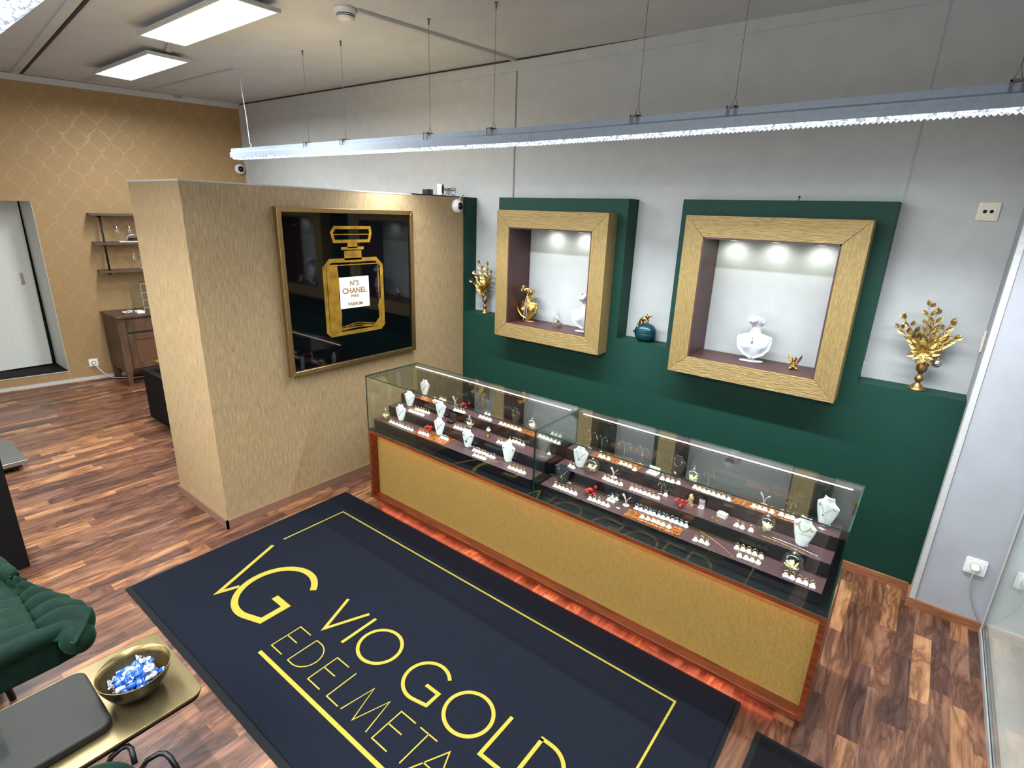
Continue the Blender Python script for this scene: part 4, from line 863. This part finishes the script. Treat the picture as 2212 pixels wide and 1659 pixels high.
MB().lathe([(0, 0), (.032, 0), (.05, .006), (.078, .032), (.093, .066), (.0985, .09)], (0, 0, 0), 48).build('outside', m['bronze_out'], t, world=False, fix=False); MB().lathe([(.0985, .09), (.0965, .0905), (.090, .066), (.075, .035), (.048, .0105), (0, .008)], (0, 0, 0), 48).build('inside', m['bronze_in'], t, world=False, fix=False)
def sweet(blue):
    q = MB(); q.sph((0, 0, 0), (.0145, .0110, .0100), 12, 8, mi=0 if blue else 1)
    for s_ in (-1, 1):
        vs = [Vector((s_*.0130, 0, 0))]+[Vector((s_*(.027+.002*sin(k*2.1)), .010*cos(k*pi/5), .008*sin(k*pi/5)+.002*(k % 2))) for k in range(10)]
        q.add(vs, [(0, 1+k, 1+(k+1) % 10) for k in range(10)], False, 1 if (blue or s_ > 0) else 0)
    return q.build('wrapped_sweet', [m['blue'], m['wrap_white']], None, fix=False)
sb, sw = sweet(True), sweet(False); rr = random.Random(12); k = 0; place = []
for n_, rad, z in ((6, .018, .457), (10, .038, .468), (14, .047, .482), (13, .042, .494), (6, .020, .504)):
    for i in range(n_):
        a = 2*pi*i/n_+z*40; rd = rad*(1 if i % 3 else .55); place.append((1.395+rd*cos(a), -3.103+rd*sin(a), z+rr.uniform(-.002, .002)))
first = {0: True, 1: True}
for i, p in enumerate(place):
    bl = 0 if rr.random() < .68 else 1; o = (sb, sw)[bl]
    if not first[bl]: o = o.copy(); C.objects.link(o)
    first[bl] = False; o.location = p; o.rotation_euler = (rr.uniform(-.5, .5), rr.uniform(-.5, .5), rr.uniform(0, 6.3))
    tag(o, ('wrapped sweet with blue middle in the bronze bowl', 'wrapped sweet with white middle in the bronze bowl')[bl], 'sweet', ('blue wrapped sweets in the bowl', 'white wrapped sweets in the bowl')[bl])

# green velvet armchair (faces +x)
t = thing('velvet_armchair', 'dark green velvet armchair with gathered pleats at the left edge', 'armchair', (.68, -3.5, 0))
def pleat(u, v, k, amp): return amp*(abs(sin(k*pi*u+.6*sin(5*u)))**.6-.5)
def curve(x):      # plan line of the armrest rim, curling inward towards the back
    K = [(.15, -3.34), (.44, -3.262), (.62, -3.222), (.75, -3.168), (.88, -3.118), (.97, -3.098), (1.05, -3.100)]
    for (a, p), (b_, q_) in zip(K, K[1:]):
        if x <= b_: f = (x-a)/(b_-a); return p+(q_-p)*f
    return K[-1][1]
def arm(u, v):    # u front(0)->back(1), v seam(0)->rim->outside bottom(1)
    xr = 1.075-.88*u; xs = .955-.71*u; yr = curve(xr); ys = -3.250-.02*u; tip = sin(min(1, u*7+.06)*pi/2); zr = .505+.03*u*u
    if v < .6:
        f = v/.6; x = xs+(xr-xs)*f; y = ys+(yr-ys)*f*(.45+.55*tip)+.012*sin(pi*f)
        rip = .6+(abs(sin(12*pi*u+.35*sin(14*u)+.5*f))**.55-.6)*max(0, min(1, (.78-u)*6)); z = .462+(zr-.462)*f**.85+.030*sin(pi*f)*tip+(rip-.6)*.016*min(1, f*4+.35)*tip
        z = .44+(z-.44)*(.45+.55*tip)
    else:
        f = (v-.6)/.4; rip = .6+(abs(sin(12*pi*u+.35*sin(14*u)+.5))**.55-.6)*max(0, min(1, (.78-u)*6)); z0_ = zr+(rip-.6)*.016*tip; z0_ = .44+(z0_-.44)*(.45+.55*tip)
        x = xr-.05*f*(1-u)*(1-.4*tip); y = ys+(yr-ys)*(.45+.55*tip)+.016*sin(f*pi*.8)-.045*f*f+(rip-.6)*.012*(1-f)*tip; z = z0_-(z0_-.345-.09*max(0, 1-u*7))*f
    return (x, y, z)
MB().grid(arm, 200, 44).build('armrest', m['velvet'], t, solid=-.02, fix=False)
def seat(u, v):
    xx = .30+(.955-.30)*u; y = -3.86+.612*v; rip = abs(sin(9*pi*u+.4*sin(9*u)))**.55; f = 1-v
    z = .462+.026*sin(pi*min(1, f*3.2)*.5)+(rip-.6)*.016*(1-.7*abs(2*v-1)**2)*min(1, f*6+.3)-.02*max(0, u-.93)/.07; return (xx, y, z)
MB().grid(seat, 120, 50).build('seat', m['velvet'], t, solid=-.03, fix=False)
MB().sph((1.005, -3.158, .440), (.060, .052, .052), 20, 14).build('arm_front', m['velvet'], t)
MB().tube([(.962, -3.86, .464), (.962, -3.5, .468), (.958, -3.25, .470), (.962, -3.175, .466), (.985, -3.135, .455)], [.034, .034, .033, .027, .012], 16).build('front_roll', m['velvet'], t)
MB().prism([(.30, -3.86), (.978, -3.86), (.974, -3.22), (.965, -3.15), (.90, -3.125), (.75, -3.19), (.30, -3.32)], .335, .452).build('skirt', m['velvet'], t, bevel=.02)
def backr(u, v):
    x = .30-.20*v-.05*sin(pi*v); y = -3.84+.50*u; z = .45+.34*v*(1-.3*(2*u-1)**4); return (x+.014*abs(sin(4*pi*v))+.10*(2*u-1)**4*(1-v), y, z)
MB().grid(backr, 40, 60).build('backrest', m['velvet'], t, solid=-.06, fix=False)
for x, y in ((.38, -3.36), (.60, -3.36), (.38, -3.78), (.60, -3.78)): MB().tube([(x, y, .34), (x-.03, y+.03*(1 if y > -3.5 else -1), 0)], [.016, .011], 10).build('leg', m['black_steel'], t)
# second armchair, mostly below the frame
t = thing('velvet_armchair', 'green velvet armchair with black tube arms, barely showing at the bottom edge', 'armchair', (1.75, -3.55, 0))
q = MB(); q.sph((1.705, -3.315, .435), (.075, .115, .11), 30, 20); q.build('backrest', m['velvet'], t)
MB().prism(rrect(1.72, 2.2, -3.82, -3.28, .08, 8), .36, .46).build('seat', m['velvet'], t, bevel=.03)
MB().tube([(1.536, -3.242, 0.360), (1.548, -3.226, 0.400), (1.539, -3.199, 0.400), (1.545, -3.185, 0.400), (1.564, -3.182, 0.400), (1.600, -3.188, 0.380)], .0075, 10).build('arm_tube', m['black_steel'], t)
MB().tube([(1.614, -3.183, 0.360), (1.634, -3.166, 0.400), (1.637, -3.139, 0.400), (1.650, -3.127, 0.400), (1.675, -3.123, 0.400), (1.716, -3.116, 0.360)], .0075, 10).build('arm_tube', m['black_steel'], t)
for x, y in ((1.64, -3.30), (2.1, -3.34), (1.64, -3.8), (2.1, -3.8)): MB().tube([(x, y, .37), (x, y, 0)], .009, 8).build('leg', m['black_steel'], t)
# black desk at left edge, floor scale, black low table with gold bowl
t = thing('black_desk', 'black box shaped desk side at the left edge behind the armchair', 'desk', (-.9, -3.5, 0)); MB().box(-1.7, -.42, -4.2, -3.077, 0, .70).build('body', m['black_matte'], t, bevel=.003); MB().box(-1.71, -.412, -4.21, -3.068, .7005, .73).build('desktop', m['black_matte'], t, bevel=.002)
t = thing('floor_scale', 'grey floor scale with silver edge standing on the laminate at left', 'scale', (-2.08, -3.05, 0)); MB().box(-2.34, -1.82, -3.32, -2.80, .05, .082).build('platform', m['steel'], t, bevel=.004); MB().box(-2.335, -1.825, -3.315, -2.805, .0825, .088).build('weighing_plate', m['scale_top'], t, bevel=.002); MB().box(-2.31, -1.85, -3.29, -2.83, .025, .05).build('underframe', m['black_plastic'], t)
for x in (-2.27, -1.89):
    for y in (-3.25, -2.87): MB().lathe([(0, 0), (.028, 0), (.028, .012), (.012, .025), (0, .025)], (x, y, 0), 16).build('foot', m['black_plastic'], t)
t = thing('black_low_table', 'black box shaped low table half hidden behind the beige partition', 'table', (-1.5, -1.5, 0)); MB().box(-2.34, -.9, -1.835, -1.2, .008, .44).build('body', m['black_matte'], t, bevel=.003); MB().box(-2.345, -.895, -1.84, -1.195, .4405, .462).build('top', m['black_matte'], t, bevel=.002)
t = thing('gold_bowl', 'crumpled gold leaf shaped bowl on the black low table', 'bowl', (-2.13, -1.66, .4625)); q = MB()
q.grid(lambda u, v: (.13*v*(1+.15*sin(u*2*pi*5))*cos(2*pi*u), .13*v*(1+.15*sin(u*2*pi*5))*sin(2*pi*u), .006+.085*v**2+.012*sin(u*2*pi*5)*v), 50, 10, closeu=True); q.build('bowl_shell', m['gold'], t, world=False, solid=.004, fix=False)

# sideboard on the left wall
t = thing('sideboard', 'brown wooden sideboard with drawer and panelled door against the gold wallpaper', 'sideboard', (-3.68, -1.2, 0)); x1 = -3.455; yA = -1.645; yB = -.55
def lx(y): return LX(y)+.035
MB().prism([(lx(yA)-.015, yA-.015), (x1+.015, yA-.015), (x1+.015, yB), (lx(yB), yB)], .725, .752).build('top_board', m['oak'], t, bevel=.004)
MB().prism([(lx(yA), yA), (x1-.012, yA), (x1-.012, yB), (lx(yB), yB)], .16, .7245).build('body', m['oak'], t, bevel=.003)
MB().prism([(lx(yA), yA-.006), (x1, yA-.006), (x1, yA+.055), (x1-.05, yA+.055), (x1-.05, yA+.0), (lx(yA), yA)], .16, .724).build('corner_stile', m['oak'], t)
for y in (yA, yB-.06): MB().add([(x1-.05, y, .16), (x1, y, .16), (x1, y+.055, .16), (x1-.05, y+.055, .16), (x1-.045, y, 0), (x1-.008, y, 0), (x1-.008, y+.035, 0), (x1-.045, y+.035, 0)], [(0,1,2,3),(7,6,5,4),(0,4,5,1),(1,5,6,2),(2,6,7,3),(3,7,4,0)]).build('leg', m['oak'], t)
MB().box(lx(yA), lx(yA)+.045, yA, yA+.045, 0, .16).build('leg', m['oak'], t)
MB().box(x1-.012, x1+.004, yA+.075, -1.13, .575, .70).build('drawer', m['oak'], t, bevel=.003)
MB().box(x1-.012, x1-.009, yA+.065, -1.12, .555, .57).build('gap_line', m['dark_gap'], t)
dr = MB(); dr.box(x1-.012, x1+.002, yA+.07, yA+.13, .18, .545).box(x1-.012, x1+.002, -1.19, -1.13, .18, .545).box(x1-.012, x1+.002, yA+.13, -1.19, .18, .235).box(x1-.012, x1+.002, yA+.13, -1.19, .49, .545); d_ = dr.build('door', m['oak'], t, bevel=.002)
MB().box(x1-.012, x1-.006, yA+.132, -1.192, .237, .488).build('door_panel', plain('oak_panel', (90, 60, 36), .5), d_)
# acrylic drawer tower, cable on it
t = thing('acrylic_drawers', 'clear acrylic drawer tower standing on the sideboard', 'drawers', (-3.66, -1.23, .7525))
MB().box(-3.78, -3.53, -1.36, -1.10, .7525, .76).build('base', m['acrylic'], t); [MB().pane(-3.78, -3.53, a_, a_+.005, .7605, 1.06).build('side_panel', [m['acrylic'], m['cable_grey']], t) for a_ in (-1.363, -1.105)]
for z in (.80, .88, .96, 1.055): MB().box(-3.78, -3.53, -1.357, -1.106, z, z+.004).build('shelf', m['acrylic'], t); MB().box(-3.534, -3.53, -1.357, -1.106, z-.001, z+.006).build('drawer_edge', m['cable_grey'], t)
tag(MB().box(-3.60, -3.50, -1.44, -1.37, .7525, .775).build('white_adapter', m['white_plastic'], bevel=.003), 'small white box beside the acrylic drawers on the sideboard', 'box')
q = MB()
for i in range(4): q.torus((-3.60+.012*i, -1.50, .762+.004*i), .045-.004*i, .0035, rot('X', 8*i-8) @ Matrix.Diagonal((1.3, 1, 1)), 24, 6)
tag(q.build('coiled_cable', m['white_plastic']), 'coiled white cable lying on the sideboard', 'cable')
# wall shelf with glasses
t = thing('wall_shelf', 'wall shelf of three brown boards on black tube brackets', 'shelf', LW(1.3, 1.17, .1)); 
for z in (1.165, 1.452, 1.738): q = MB(); lbox(q, .5, 1.62, z, z+.022, .002, .205); q.build('shelf_board', m['shelf_wood'], t)
for s_ in (1.535, .6):
    q = MB(); q.tube([LW(s_, 1.155, .175), LW(s_, 1.735, .175)], .009, 8)
    for z in (1.153, 1.44, 1.726): q.tube([LW(s_, z, .0), LW(s_, z, .182)], .008, 8)
    q.build('pipe_bracket', m['black_steel'], t)
gp = None
def wineglass():
    r_ = thing('wine_glass', '', 'glass', (0, 0, 0), 0, 'wine glasses hanging under the shelf boards'); MB().lathe([(.03, 0), (.004, -.004), (.003, -.07), (.006, -.078), (.026, -.10), (.034, -.135), (.030, -.17)], (0, 0, 0), 18).build('glass_body', m['globe'], r_, world=False, fix=False)
    MB().lathe([(.0305, -.0003), (.0305, .0022), (.0, .0022)], (0, 0, 0), 18).build('glass_foot', m['acrylic'], r_, world=False, fix=False); return r_
g0 = wineglass(); used = False
for z, names in ((1.735, ['wine glass hanging nearest the bracket under the top board', 'second wine glass from the bracket under the top board', 'third wine glass under the top board']), (1.449, ['wine glass hanging nearest the bracket under the middle board', 'second wine glass under the middle board, next to the partition'])):
    for i, lb in enumerate(names):
        g = copytree(g0) if used else g0; used = True; g.location = LW((1.40 if z > 1.6 else 1.29)-.11*i, z-.0035, .11); tag(g, lb, 'glass')
t = thing('corkscrew', 'dark and silver bottle opener lying on the middle shelf board', 'bottle opener', LW(1.16, 1.4745, .1))
q = MB(); q.tube([LW(1.330, 1.499, .12), LW(1.325, 1.53, .12), LW(1.290, 1.545, .12), LW(1.170, 1.55, .12)], [.012, .013, .012, .012], 10); q.build('lever', m['steel'], t); q = MB(); q.tube([LW(1.315, 1.499, .12), LW(1.05, 1.515, .12)], .015, 10); q.build('handle', m['black_plastic'], t)
tag((lambda q: (lbox(q, .8, 1.40, 1.4745, 1.482, .06, .17), q)[1])(MB()).build('glass_tray', m['label_white']), 'white tray lying on the middle shelf board', 'tray')
tag((lambda q: (lbox(q, .8, 1.24, 1.1875, 1.195, .06, .17), q)[1])(MB()).build('glass_tray', m['label_white']), 'white tray lying on the lowest shelf board', 'tray')

# ------------------------------------------------------------------ decorations on the green ledge
def leafm(q, c, d, L, wd, nrm, holly=True):
    d = Vector(d).normalized(); n = Vector(nrm); n = (n-d*n.dot(d)).normalized(); s_ = d.cross(n); c = Vector(c)
    prof = [(0, .0), (.15, .35), (.25, .75), (.33, .5), (.48, 1.0), (.56, .62), (.72, .8), (.8, .42), (1, 0)] if holly else [(0, 0), (.2, .5), (.45, 1), (.75, .65), (1, 0)]
    mid = [c+d*L*a+n*(-.18*L*a*a) for a, _ in prof]; l_ = [p+s_*wd*w_+n*wd*.35*w_ for p, (a, w_) in zip(mid, prof)]; r_ = [p-s_*wd*w_+n*wd*.35*w_ for p, (a, w_) in zip(mid, prof)]
    k = len(prof); q.add(mid+l_+r_, [(i, i+1, k+i+1, k+i) for i in range(k-1)]+[(i+1, i, 2*k+i, 2*k+i+1) for i in range(k-1)])
def vase(label, x, y, z, h):
    t = thing('gold_vase', label, 'vase', (x, y, z)); s_ = h/.165
    MB().lathe([(0, 0), (.040, 0), (.041, .004), (.030, .012), (.024, .022), (.013, .032), (.010, .042), (.018, .05), (.020, .06), (.017, .07), (.009, .078), (.010, .083), (.0105, .092), (.022, .10), (.026, .11), (.027, .165), (.023, .165), (.022, .12), (0, .115)], (0, 0, 0), 32, Matrix.Diagonal((s_, s_, s_))).build('vase_body', m['gold_satin'], t, world=False)
    return t
def bouquet(label, x, y, z, seed, ends, flo, fr_):
    t = thing('golden_bouquet', label, 'bouquet', (x, y, z)); rr = random.Random(seed); st_ = MB(); lf = MB(); base = Vector((x, y, z))
    for ex, ez in ends:
        e = Vector((x+ex, y-.005+rr.uniform(-.015, .01), z+ez)); mid_ = Vector((x+ex*.35, y, z+ez*.55)); P = bez(base, base+Vector((0, 0, .05)), mid_, e, 8); st_.tube(P, .0014, 5)
        for j, f in enumerate((8, 7, 6, 5, 4, 3)):
            for s_ in (-1, 1):
                d = (P[f]-P[f-1]).normalized(); dd = d+Vector((s_*.9, rr.uniform(-.5, -.1), .2)) if j else (d if s_ > 0 else d+Vector((rr.uniform(-1, 1), -.5, 0))); Q = P[f]+dd.normalized()*.010; st_.tube([P[f], Q], .0009, 4)
                leafm(lf, Q, dd+Vector((0, -.25, 0)), rr.uniform(.032, .044), .0135, (rr.uniform(-.5, .5), -1, rr.uniform(-.2, .7)))
    st_.build('stems', m['gold_satin'], t); lf.build('leaves', m['gold_foil'], t, fix=False)
    fq = MB(); c = base+Vector(flo)
    for ring_, n_, L, tilt in ((0, 7, .062*fr_, -.25), (1, 7, .050*fr_, -.6), (2, 6, .034*fr_, -1.1)):
        for i in range(n_):
            a = 2*pi*i/n_+ring_*.4; d = Vector((cos(a), tilt, sin(a))); leafm(fq, c+Vector((0, -.004*ring_, 0)), d, L, L*.27, (0, -1, 0), False)
    fq.build('poinsettia', m['gold_foil'], t, fix=False)
    hq = MB()
    for i in range(9): hq.sph(c+Vector((rr.uniform(-.007, .007), -.016+rr.uniform(-.004, .004), rr.uniform(-.007, .007))), .0028, 6, 5)
    hq.build('flower_centre', m['gold'], t); return t
vase('gold vase on the green ledge left of the smaller niche frame', .181, -.072, 1.0941, .150)
bouquet('golden holly and poinsettia bouquet in the left gold vase', .181, -.072, 1.225, 3, [(-.045, .26), (.02, .25), (-.10, .17), (-.16, .13), (.05, .19), (.06, .13), (-.06, .11)], (-.01, -.035, .065), .95)
vase('gold vase on the green ledge at the right, beside the white column', 3.118, -.072, 1.0941, .160)
bouquet('golden holly and poinsettia bouquet in the right gold vase', 3.118, -.072, 1.235, 8, [(-.035, .275), (.0, .24), (-.115, .20), (-.125, .155), (.06, .20), (.085, .13), (-.07, .13), (.05, .12)], (-.012, -.035, .06), 1.15)
t = thing('silver_bauble', 'shiny silver bauble hanging beside the right gold vase', 'bauble', (3.172, -.080, 1.245)); MB().sph((3.172, -.080, 1.245), .023, 24, 16).build('ball', m['silver'], t)
MB().lathe([(.006, 0), (.006, .007), (0, .008)], (3.172, -.080, 1.267), 10).tube([(3.172, -.08, 1.275), (3.165, -.082, 1.31)], .0006, 4).build('cap', m['gold'], t)

def ell(q, c, r, T=None): q.sph(c, r, 18, 12, T)
def figure_bust(label, x, y, z, h, rz, mt, neck, extra=None):
    """stylised display bust: torso shell, neck and a head cut off above the nose, tilted back"""
    t = thing('sculpted_bust', label, 'bust', (x, y, z), rz); S = h/.30; q = MB()
    def prof(u, v):      # torso, v bottom(0)..shoulder(1)
        v = v*1.1
        W = [(0, .0), (.02, .028), (.12, .050), (.3, .078), (.5, .092), (.76, .098), (.86, .096), (.93, .084), (.98, .060), (1.04, .03), (1.1, 0.0)]
        for (a, p), (b_, c_) in zip(W, W[1:]):
            if v <= b_: w_ = p+(c_-p)*(v-a)/(b_-a); break
        v_ = v; a = 2*pi*u; d = min(w_, .016+.018*sin(pi*min(1, v/1.1))**.7); fx = cos(a); fy = sin(a); k_ = 0
        if fy < 0: k_ = -.010*(math.exp(-((v-.52)/.16)**2))*(math.exp(-((abs(fx)-.45)/.22)**2)) - .004*math.exp(-((v-.9)/.05)**2)*abs(fx)
        return Vector((w_*fx, d*fy+k_-.008*v, .018+.150*v))*S
    q.grid(prof, 40, 34, closeu=True); q.sph(Vector((0, 0, .018))*S, Vector((.022, .018, .006))*S, 16, 8)
    for s_ in (-1, 1): q.tube([Vector(p)*S for p in ((s_*.008, -.030, .148), (s_*.04, -.030, .158), (s_*.072, -.020, .160))], [.003*S, .004*S, .005*S], 8)
    q.tube([Vector(p)*S for p in ((0, .002, .140), (0, .002, .172), (0, .003, .190), (-.001, .002, .212), (-.006, -.002, .238))], [.026*S, .032*S, .028*S, .026*S, .030*S], 20)
    for s_ in (-1, 1): q.tube([Vector(p)*S for p in ((s_*.084, -.008, .156), (s_*.089, -.014, .12), (s_*.081, -.019, .08), (s_*.052, -.024, .046), (s_*.006, -.026, .026))], [.009*S, .0085*S, .008*S, .007*S, .006*S], 10)
    T = rot('Z', -42) @ rot('X', -30)          # head turned to the side, chin up
    hc = Vector((-.006, -.004, .250))
    def hp(p): return (hc + T @ Vector(p))*S
    def hs(p, r, cut=None):
        k = len(q.v); q.sph((0, 0, 0), r, 24, 16)
        for i in range(k, len(q.v)):
            w_ = Vector(q.v[i])+Vector(p)
            if cut is not None: w_.z = min(w_.z, cut+.25*w_.y)
            q.v[i] = tuple(hp(w_))
    hs((0, .010, .004), (.037, .050, .040), .020); hs((0, -.026, -.012), (.027, .026, .026), .020); hs((0, -.044, -.028), (.013, .011, .010))
    hs((0, -.050, -.0085), (.011, .007, .0035)); hs((0, -.051, -.0165), (.010, .007, .0042)); hs((0, -.052, .006), (.0075, .012, .006)); hs((0, -.046, .013), (.0055, .010, .009))
    for s_ in (-1, 1): hs((s_*.038, .020, .004), (.005, .010, .015)); hs((s_*.018, -.026, -.010), (.014, .020, .018)); hs((s_*.006, -.054, .002), (.004, .005, .004))
    q.build('figure', mt, t, world=False, remesh=.0019*S, smooth=2)
    MB().lathe([(0, 0), (.064*S, 0), (.067*S, .003), (.064*S, .007), (.02*S, .0095), (.016, .022), (0, .022)], (0, 0, 0), 36, Matrix.Diagonal((1, .42, 1))).build('base', mt, t, world=False)
    if neck == 'pendant':
        q = MB(); q.tube([Vector(p)*S for p in ((-.030, -.028, .175), (-.014, -.041, .150), (-.012, -.043, .140))], .0008, 5).tube([Vector(p)*S for p in ((.004, -.034, .190), (-.008, -.040, .158), (-.012, -.043, .140))], .0008, 5); q.sph(Vector((-.012, -.044, .126))*S, Vector((.005, .003, .011))*S, 10, 8); q.build('necklace', m['steel'], t, world=False)
    if neck == 'strands':
        q = MB()
        for x0, x1 in ((-.012, -.020), (.006, .004)):
            for i in range(20): f = i/19; q.sph(Vector((x0+(x1-x0)*f+.01*(1-f), -.040+.012*abs(f-.5)-.002, .165-.150*f))*S, .0022, 6, 4)
        for i in range(12): f = i/11; q.sph(Vector((-.004+.02*f, -.03-.012*(1-f), .175+.07*f))*S, .0022, 6, 4)
        q.build('bead_strands', m['bust_white'], t, world=False)
    return t
figure_bust('gold female bust with bead strands in the smaller niche', .650, -.108, 1.0962, .285, .1, m['gold'], 'strands')
figure_bust('white female bust in the smaller niche, partly hidden by its gold frame', 1.165, -.125, 1.0962, .29, .45, m['sculpt_white'], None)
figure_bust('white female bust with pendant alone in the larger niche', 2.315, -.115, 1.0962, .298, .25, m['sculpt_white'], 'pendant')
t = thing('glass_terrarium', 'tiny glass drop terrarium with succulent in the smaller niche', 'terrarium', (.925, -.10, 1.0962))
MB().lathe([(0, 0), (.024, .001), (.040, .018), (.042, .036), (.034, .060), (.016, .088), (.003, .104), (0, .105)], (0, 0, 0), 28).build('glass_drop', m['globe'], t, world=False); MB().torus((0, 0, .110), .006, .001, rot('X', 90), 12, 4).build('loop', m['steel'], t, world=False)
rr = random.Random(4); q = MB()
for i in range(60): a = rr.uniform(0, 6.28); d = .034*rr.random()**.5; q.sph((d*cos(a), d*sin(a), .006+.022*rr.random()), .0045, 6, 4)
q.build('pebbles', m['pebbles'], t, world=False); q = MB()
for i in range(26): a = i*2.4; el = .35+1.1*(i/26); d = Vector((cos(a)*cos(el), sin(a)*cos(el), sin(el))); leafm(q, Vector((0, 0, .026)), d, .020+.010*(i/26), .0045, (0, 0, 1), False)
q.build('succulent', m['leaf_green'], t, world=False, fix=False)
# cherub
t = thing('cherub_figurine', 'small gold winged cherub figurine in the larger niche', 'figurine', (2.545, -.118, 1.0962), .2); q = MB()
for c, r_ in (((0, 0, .014), (.022, .020, .013)), ((0, .002, .032), (.013, .012, .018)), ((-.002, -.006, .056), (.0125, .0125, .0135)), ((-.012, -.014, .010), (.010, .018, .009)), ((.014, -.012, .009), (.009, .016, .008)), ((-.014, -.008, .034), (.006, .008, .012)), ((.013, -.010, .036), (.006, .010, .010)), ((-.018, -.024, .006), (.007, .008, .006)), ((.020, -.022, .006), (.007, .008, .006))): q.sph(c, r_, 14, 10)
for i in range(10): a = i*.63; q.sph((-.002+.010*cos(a), -.004+.009*sin(a), .064), .005, 8, 6)
q.build('body', m['gold'], t, world=False, remesh=.0014, smooth=1)
for s_ in (-1, 1):
    q = MB(); q.prism([(s_*.006, .030), (s_*.016, .052), (s_*.030, .075), (s_*.036, .086), (s_*.037, .066), (s_*.032, .048), (s_*.022, .030), (s_*.010, .022)], .008, .0105, lambda a, c, h: (a, h+abs(a)*.25, c)); q.build('wing', m['gold_foil'], t, world=False)
# teal pot with chameleon
t = thing('teal_pot', 'round teal lidded pot with knitted relief on the middle green ledge', 'pot', (1.612, -.072, 1.0941)); q = MB()
q.lathe([(0, 0), (.038, 0), (.060, .015), (.073, .04), (.074, .058), (.071, .068), (.0735, .07), (.070, .086), (.056, .106), (.030, .120), (0, .124)], (0, 0, 0), 48, Matrix.Diagonal((1, .80, 1))).build('pot_body', m['teal'], t, world=False)
MB().lathe([(.0735, .066), (.0765, .069), (.0735, .072)], (0, 0, 0), 48, Matrix.Diagonal((1, .80, 1))).sph((-.076, -.012, .06), (.009, .008, .009), 10, 8).build('lid_rim', m['teal'], t, world=False)
t = thing('chameleon_figurine', 'gold chameleon figurine sitting on the teal pot lid', 'figurine', (1.606, -.100, 1.206), 0); q = MB()
def cz(P, rs):
    Q = []; RR = []
    for j in range(len(P)-1):
        for k in range(5): Q.append(Vector(P[j]).lerp(Vector(P[j+1]), k/5)); RR.append(rs[j]+(rs[j+1]-rs[j])*k/5)
    Q.append(Vector(P[-1])); RR.append(rs[-1])
    for _ in range(3): Q = [Q[0]]+[(Q[i-1]+Q[i]*2+Q[i+1])/4 for i in range(1, len(Q)-1)]+[Q[-1]]
    return Q, RR
Q, RR = cz([(.044, -.004, .070), (.030, -.004, .062), (.016, 0, .052), (0, 0, .044), (-.018, 0, .030), (-.030, 0, .012)], [.007, .0135, .0125, .0165, .014, .008]); q.tube(Q, RR, 14)
Q, RR = cz([(-.028, 0, .014), (-.040, -.002, -.004), (-.036, -.006, -.022), (-.022, -.010, -.030), (-.006, -.012, -.026), (-.002, -.012, -.016), (-.010, -.012, -.010), (-.016, -.012, -.016)], [.009, .0075, .006, .005, .0042, .0036, .003, .0025]); q.tube(Q, RR, 10)
q.sph((.026, .001, .074), (.010, .004, .010), 12, 8, rot('Y', 30)); [q.sph((.034, s_*.0115, .067), .0052, 10, 8) for s_ in (-1, 1)]; q.sph((.050, -.004, .070), (.008, .006, .005), 10, 8)
for s_ in (-1, 1):
    Q, RR = cz([(.014, s_*.008, .046), (.026, s_*.014, .036), (.022, s_*.014, .016)], [.006, .0048, .0042]); q.tube(Q, RR, 8)
    Q, RR = cz([(-.016, s_*.008, .028), (-.006, s_*.014, .014), (-.012, s_*.014, .0)], [.007, .005, .0042]); q.tube(Q, RR, 8)
q.build('body', m['gold'], t, world=False, remesh=.0016, smooth=1)
tag(MB().box(2.405, 2.413, -.085, -.079, 2.0035, 2.022).sph((2.409, -.082, 2.024), .006, 10, 8).build('door_hook', m['black_plastic']), 'tiny black hook on top of the right green niche surround', 'hook')
tag(MB().box(2.8662, 2.872, -.06, -.035, 1.12, 1.19).build('paint_patch', m['trim_white'], bevel=.004), 'small white plastic clip on the right side of the green surround above the ledge', 'clip')
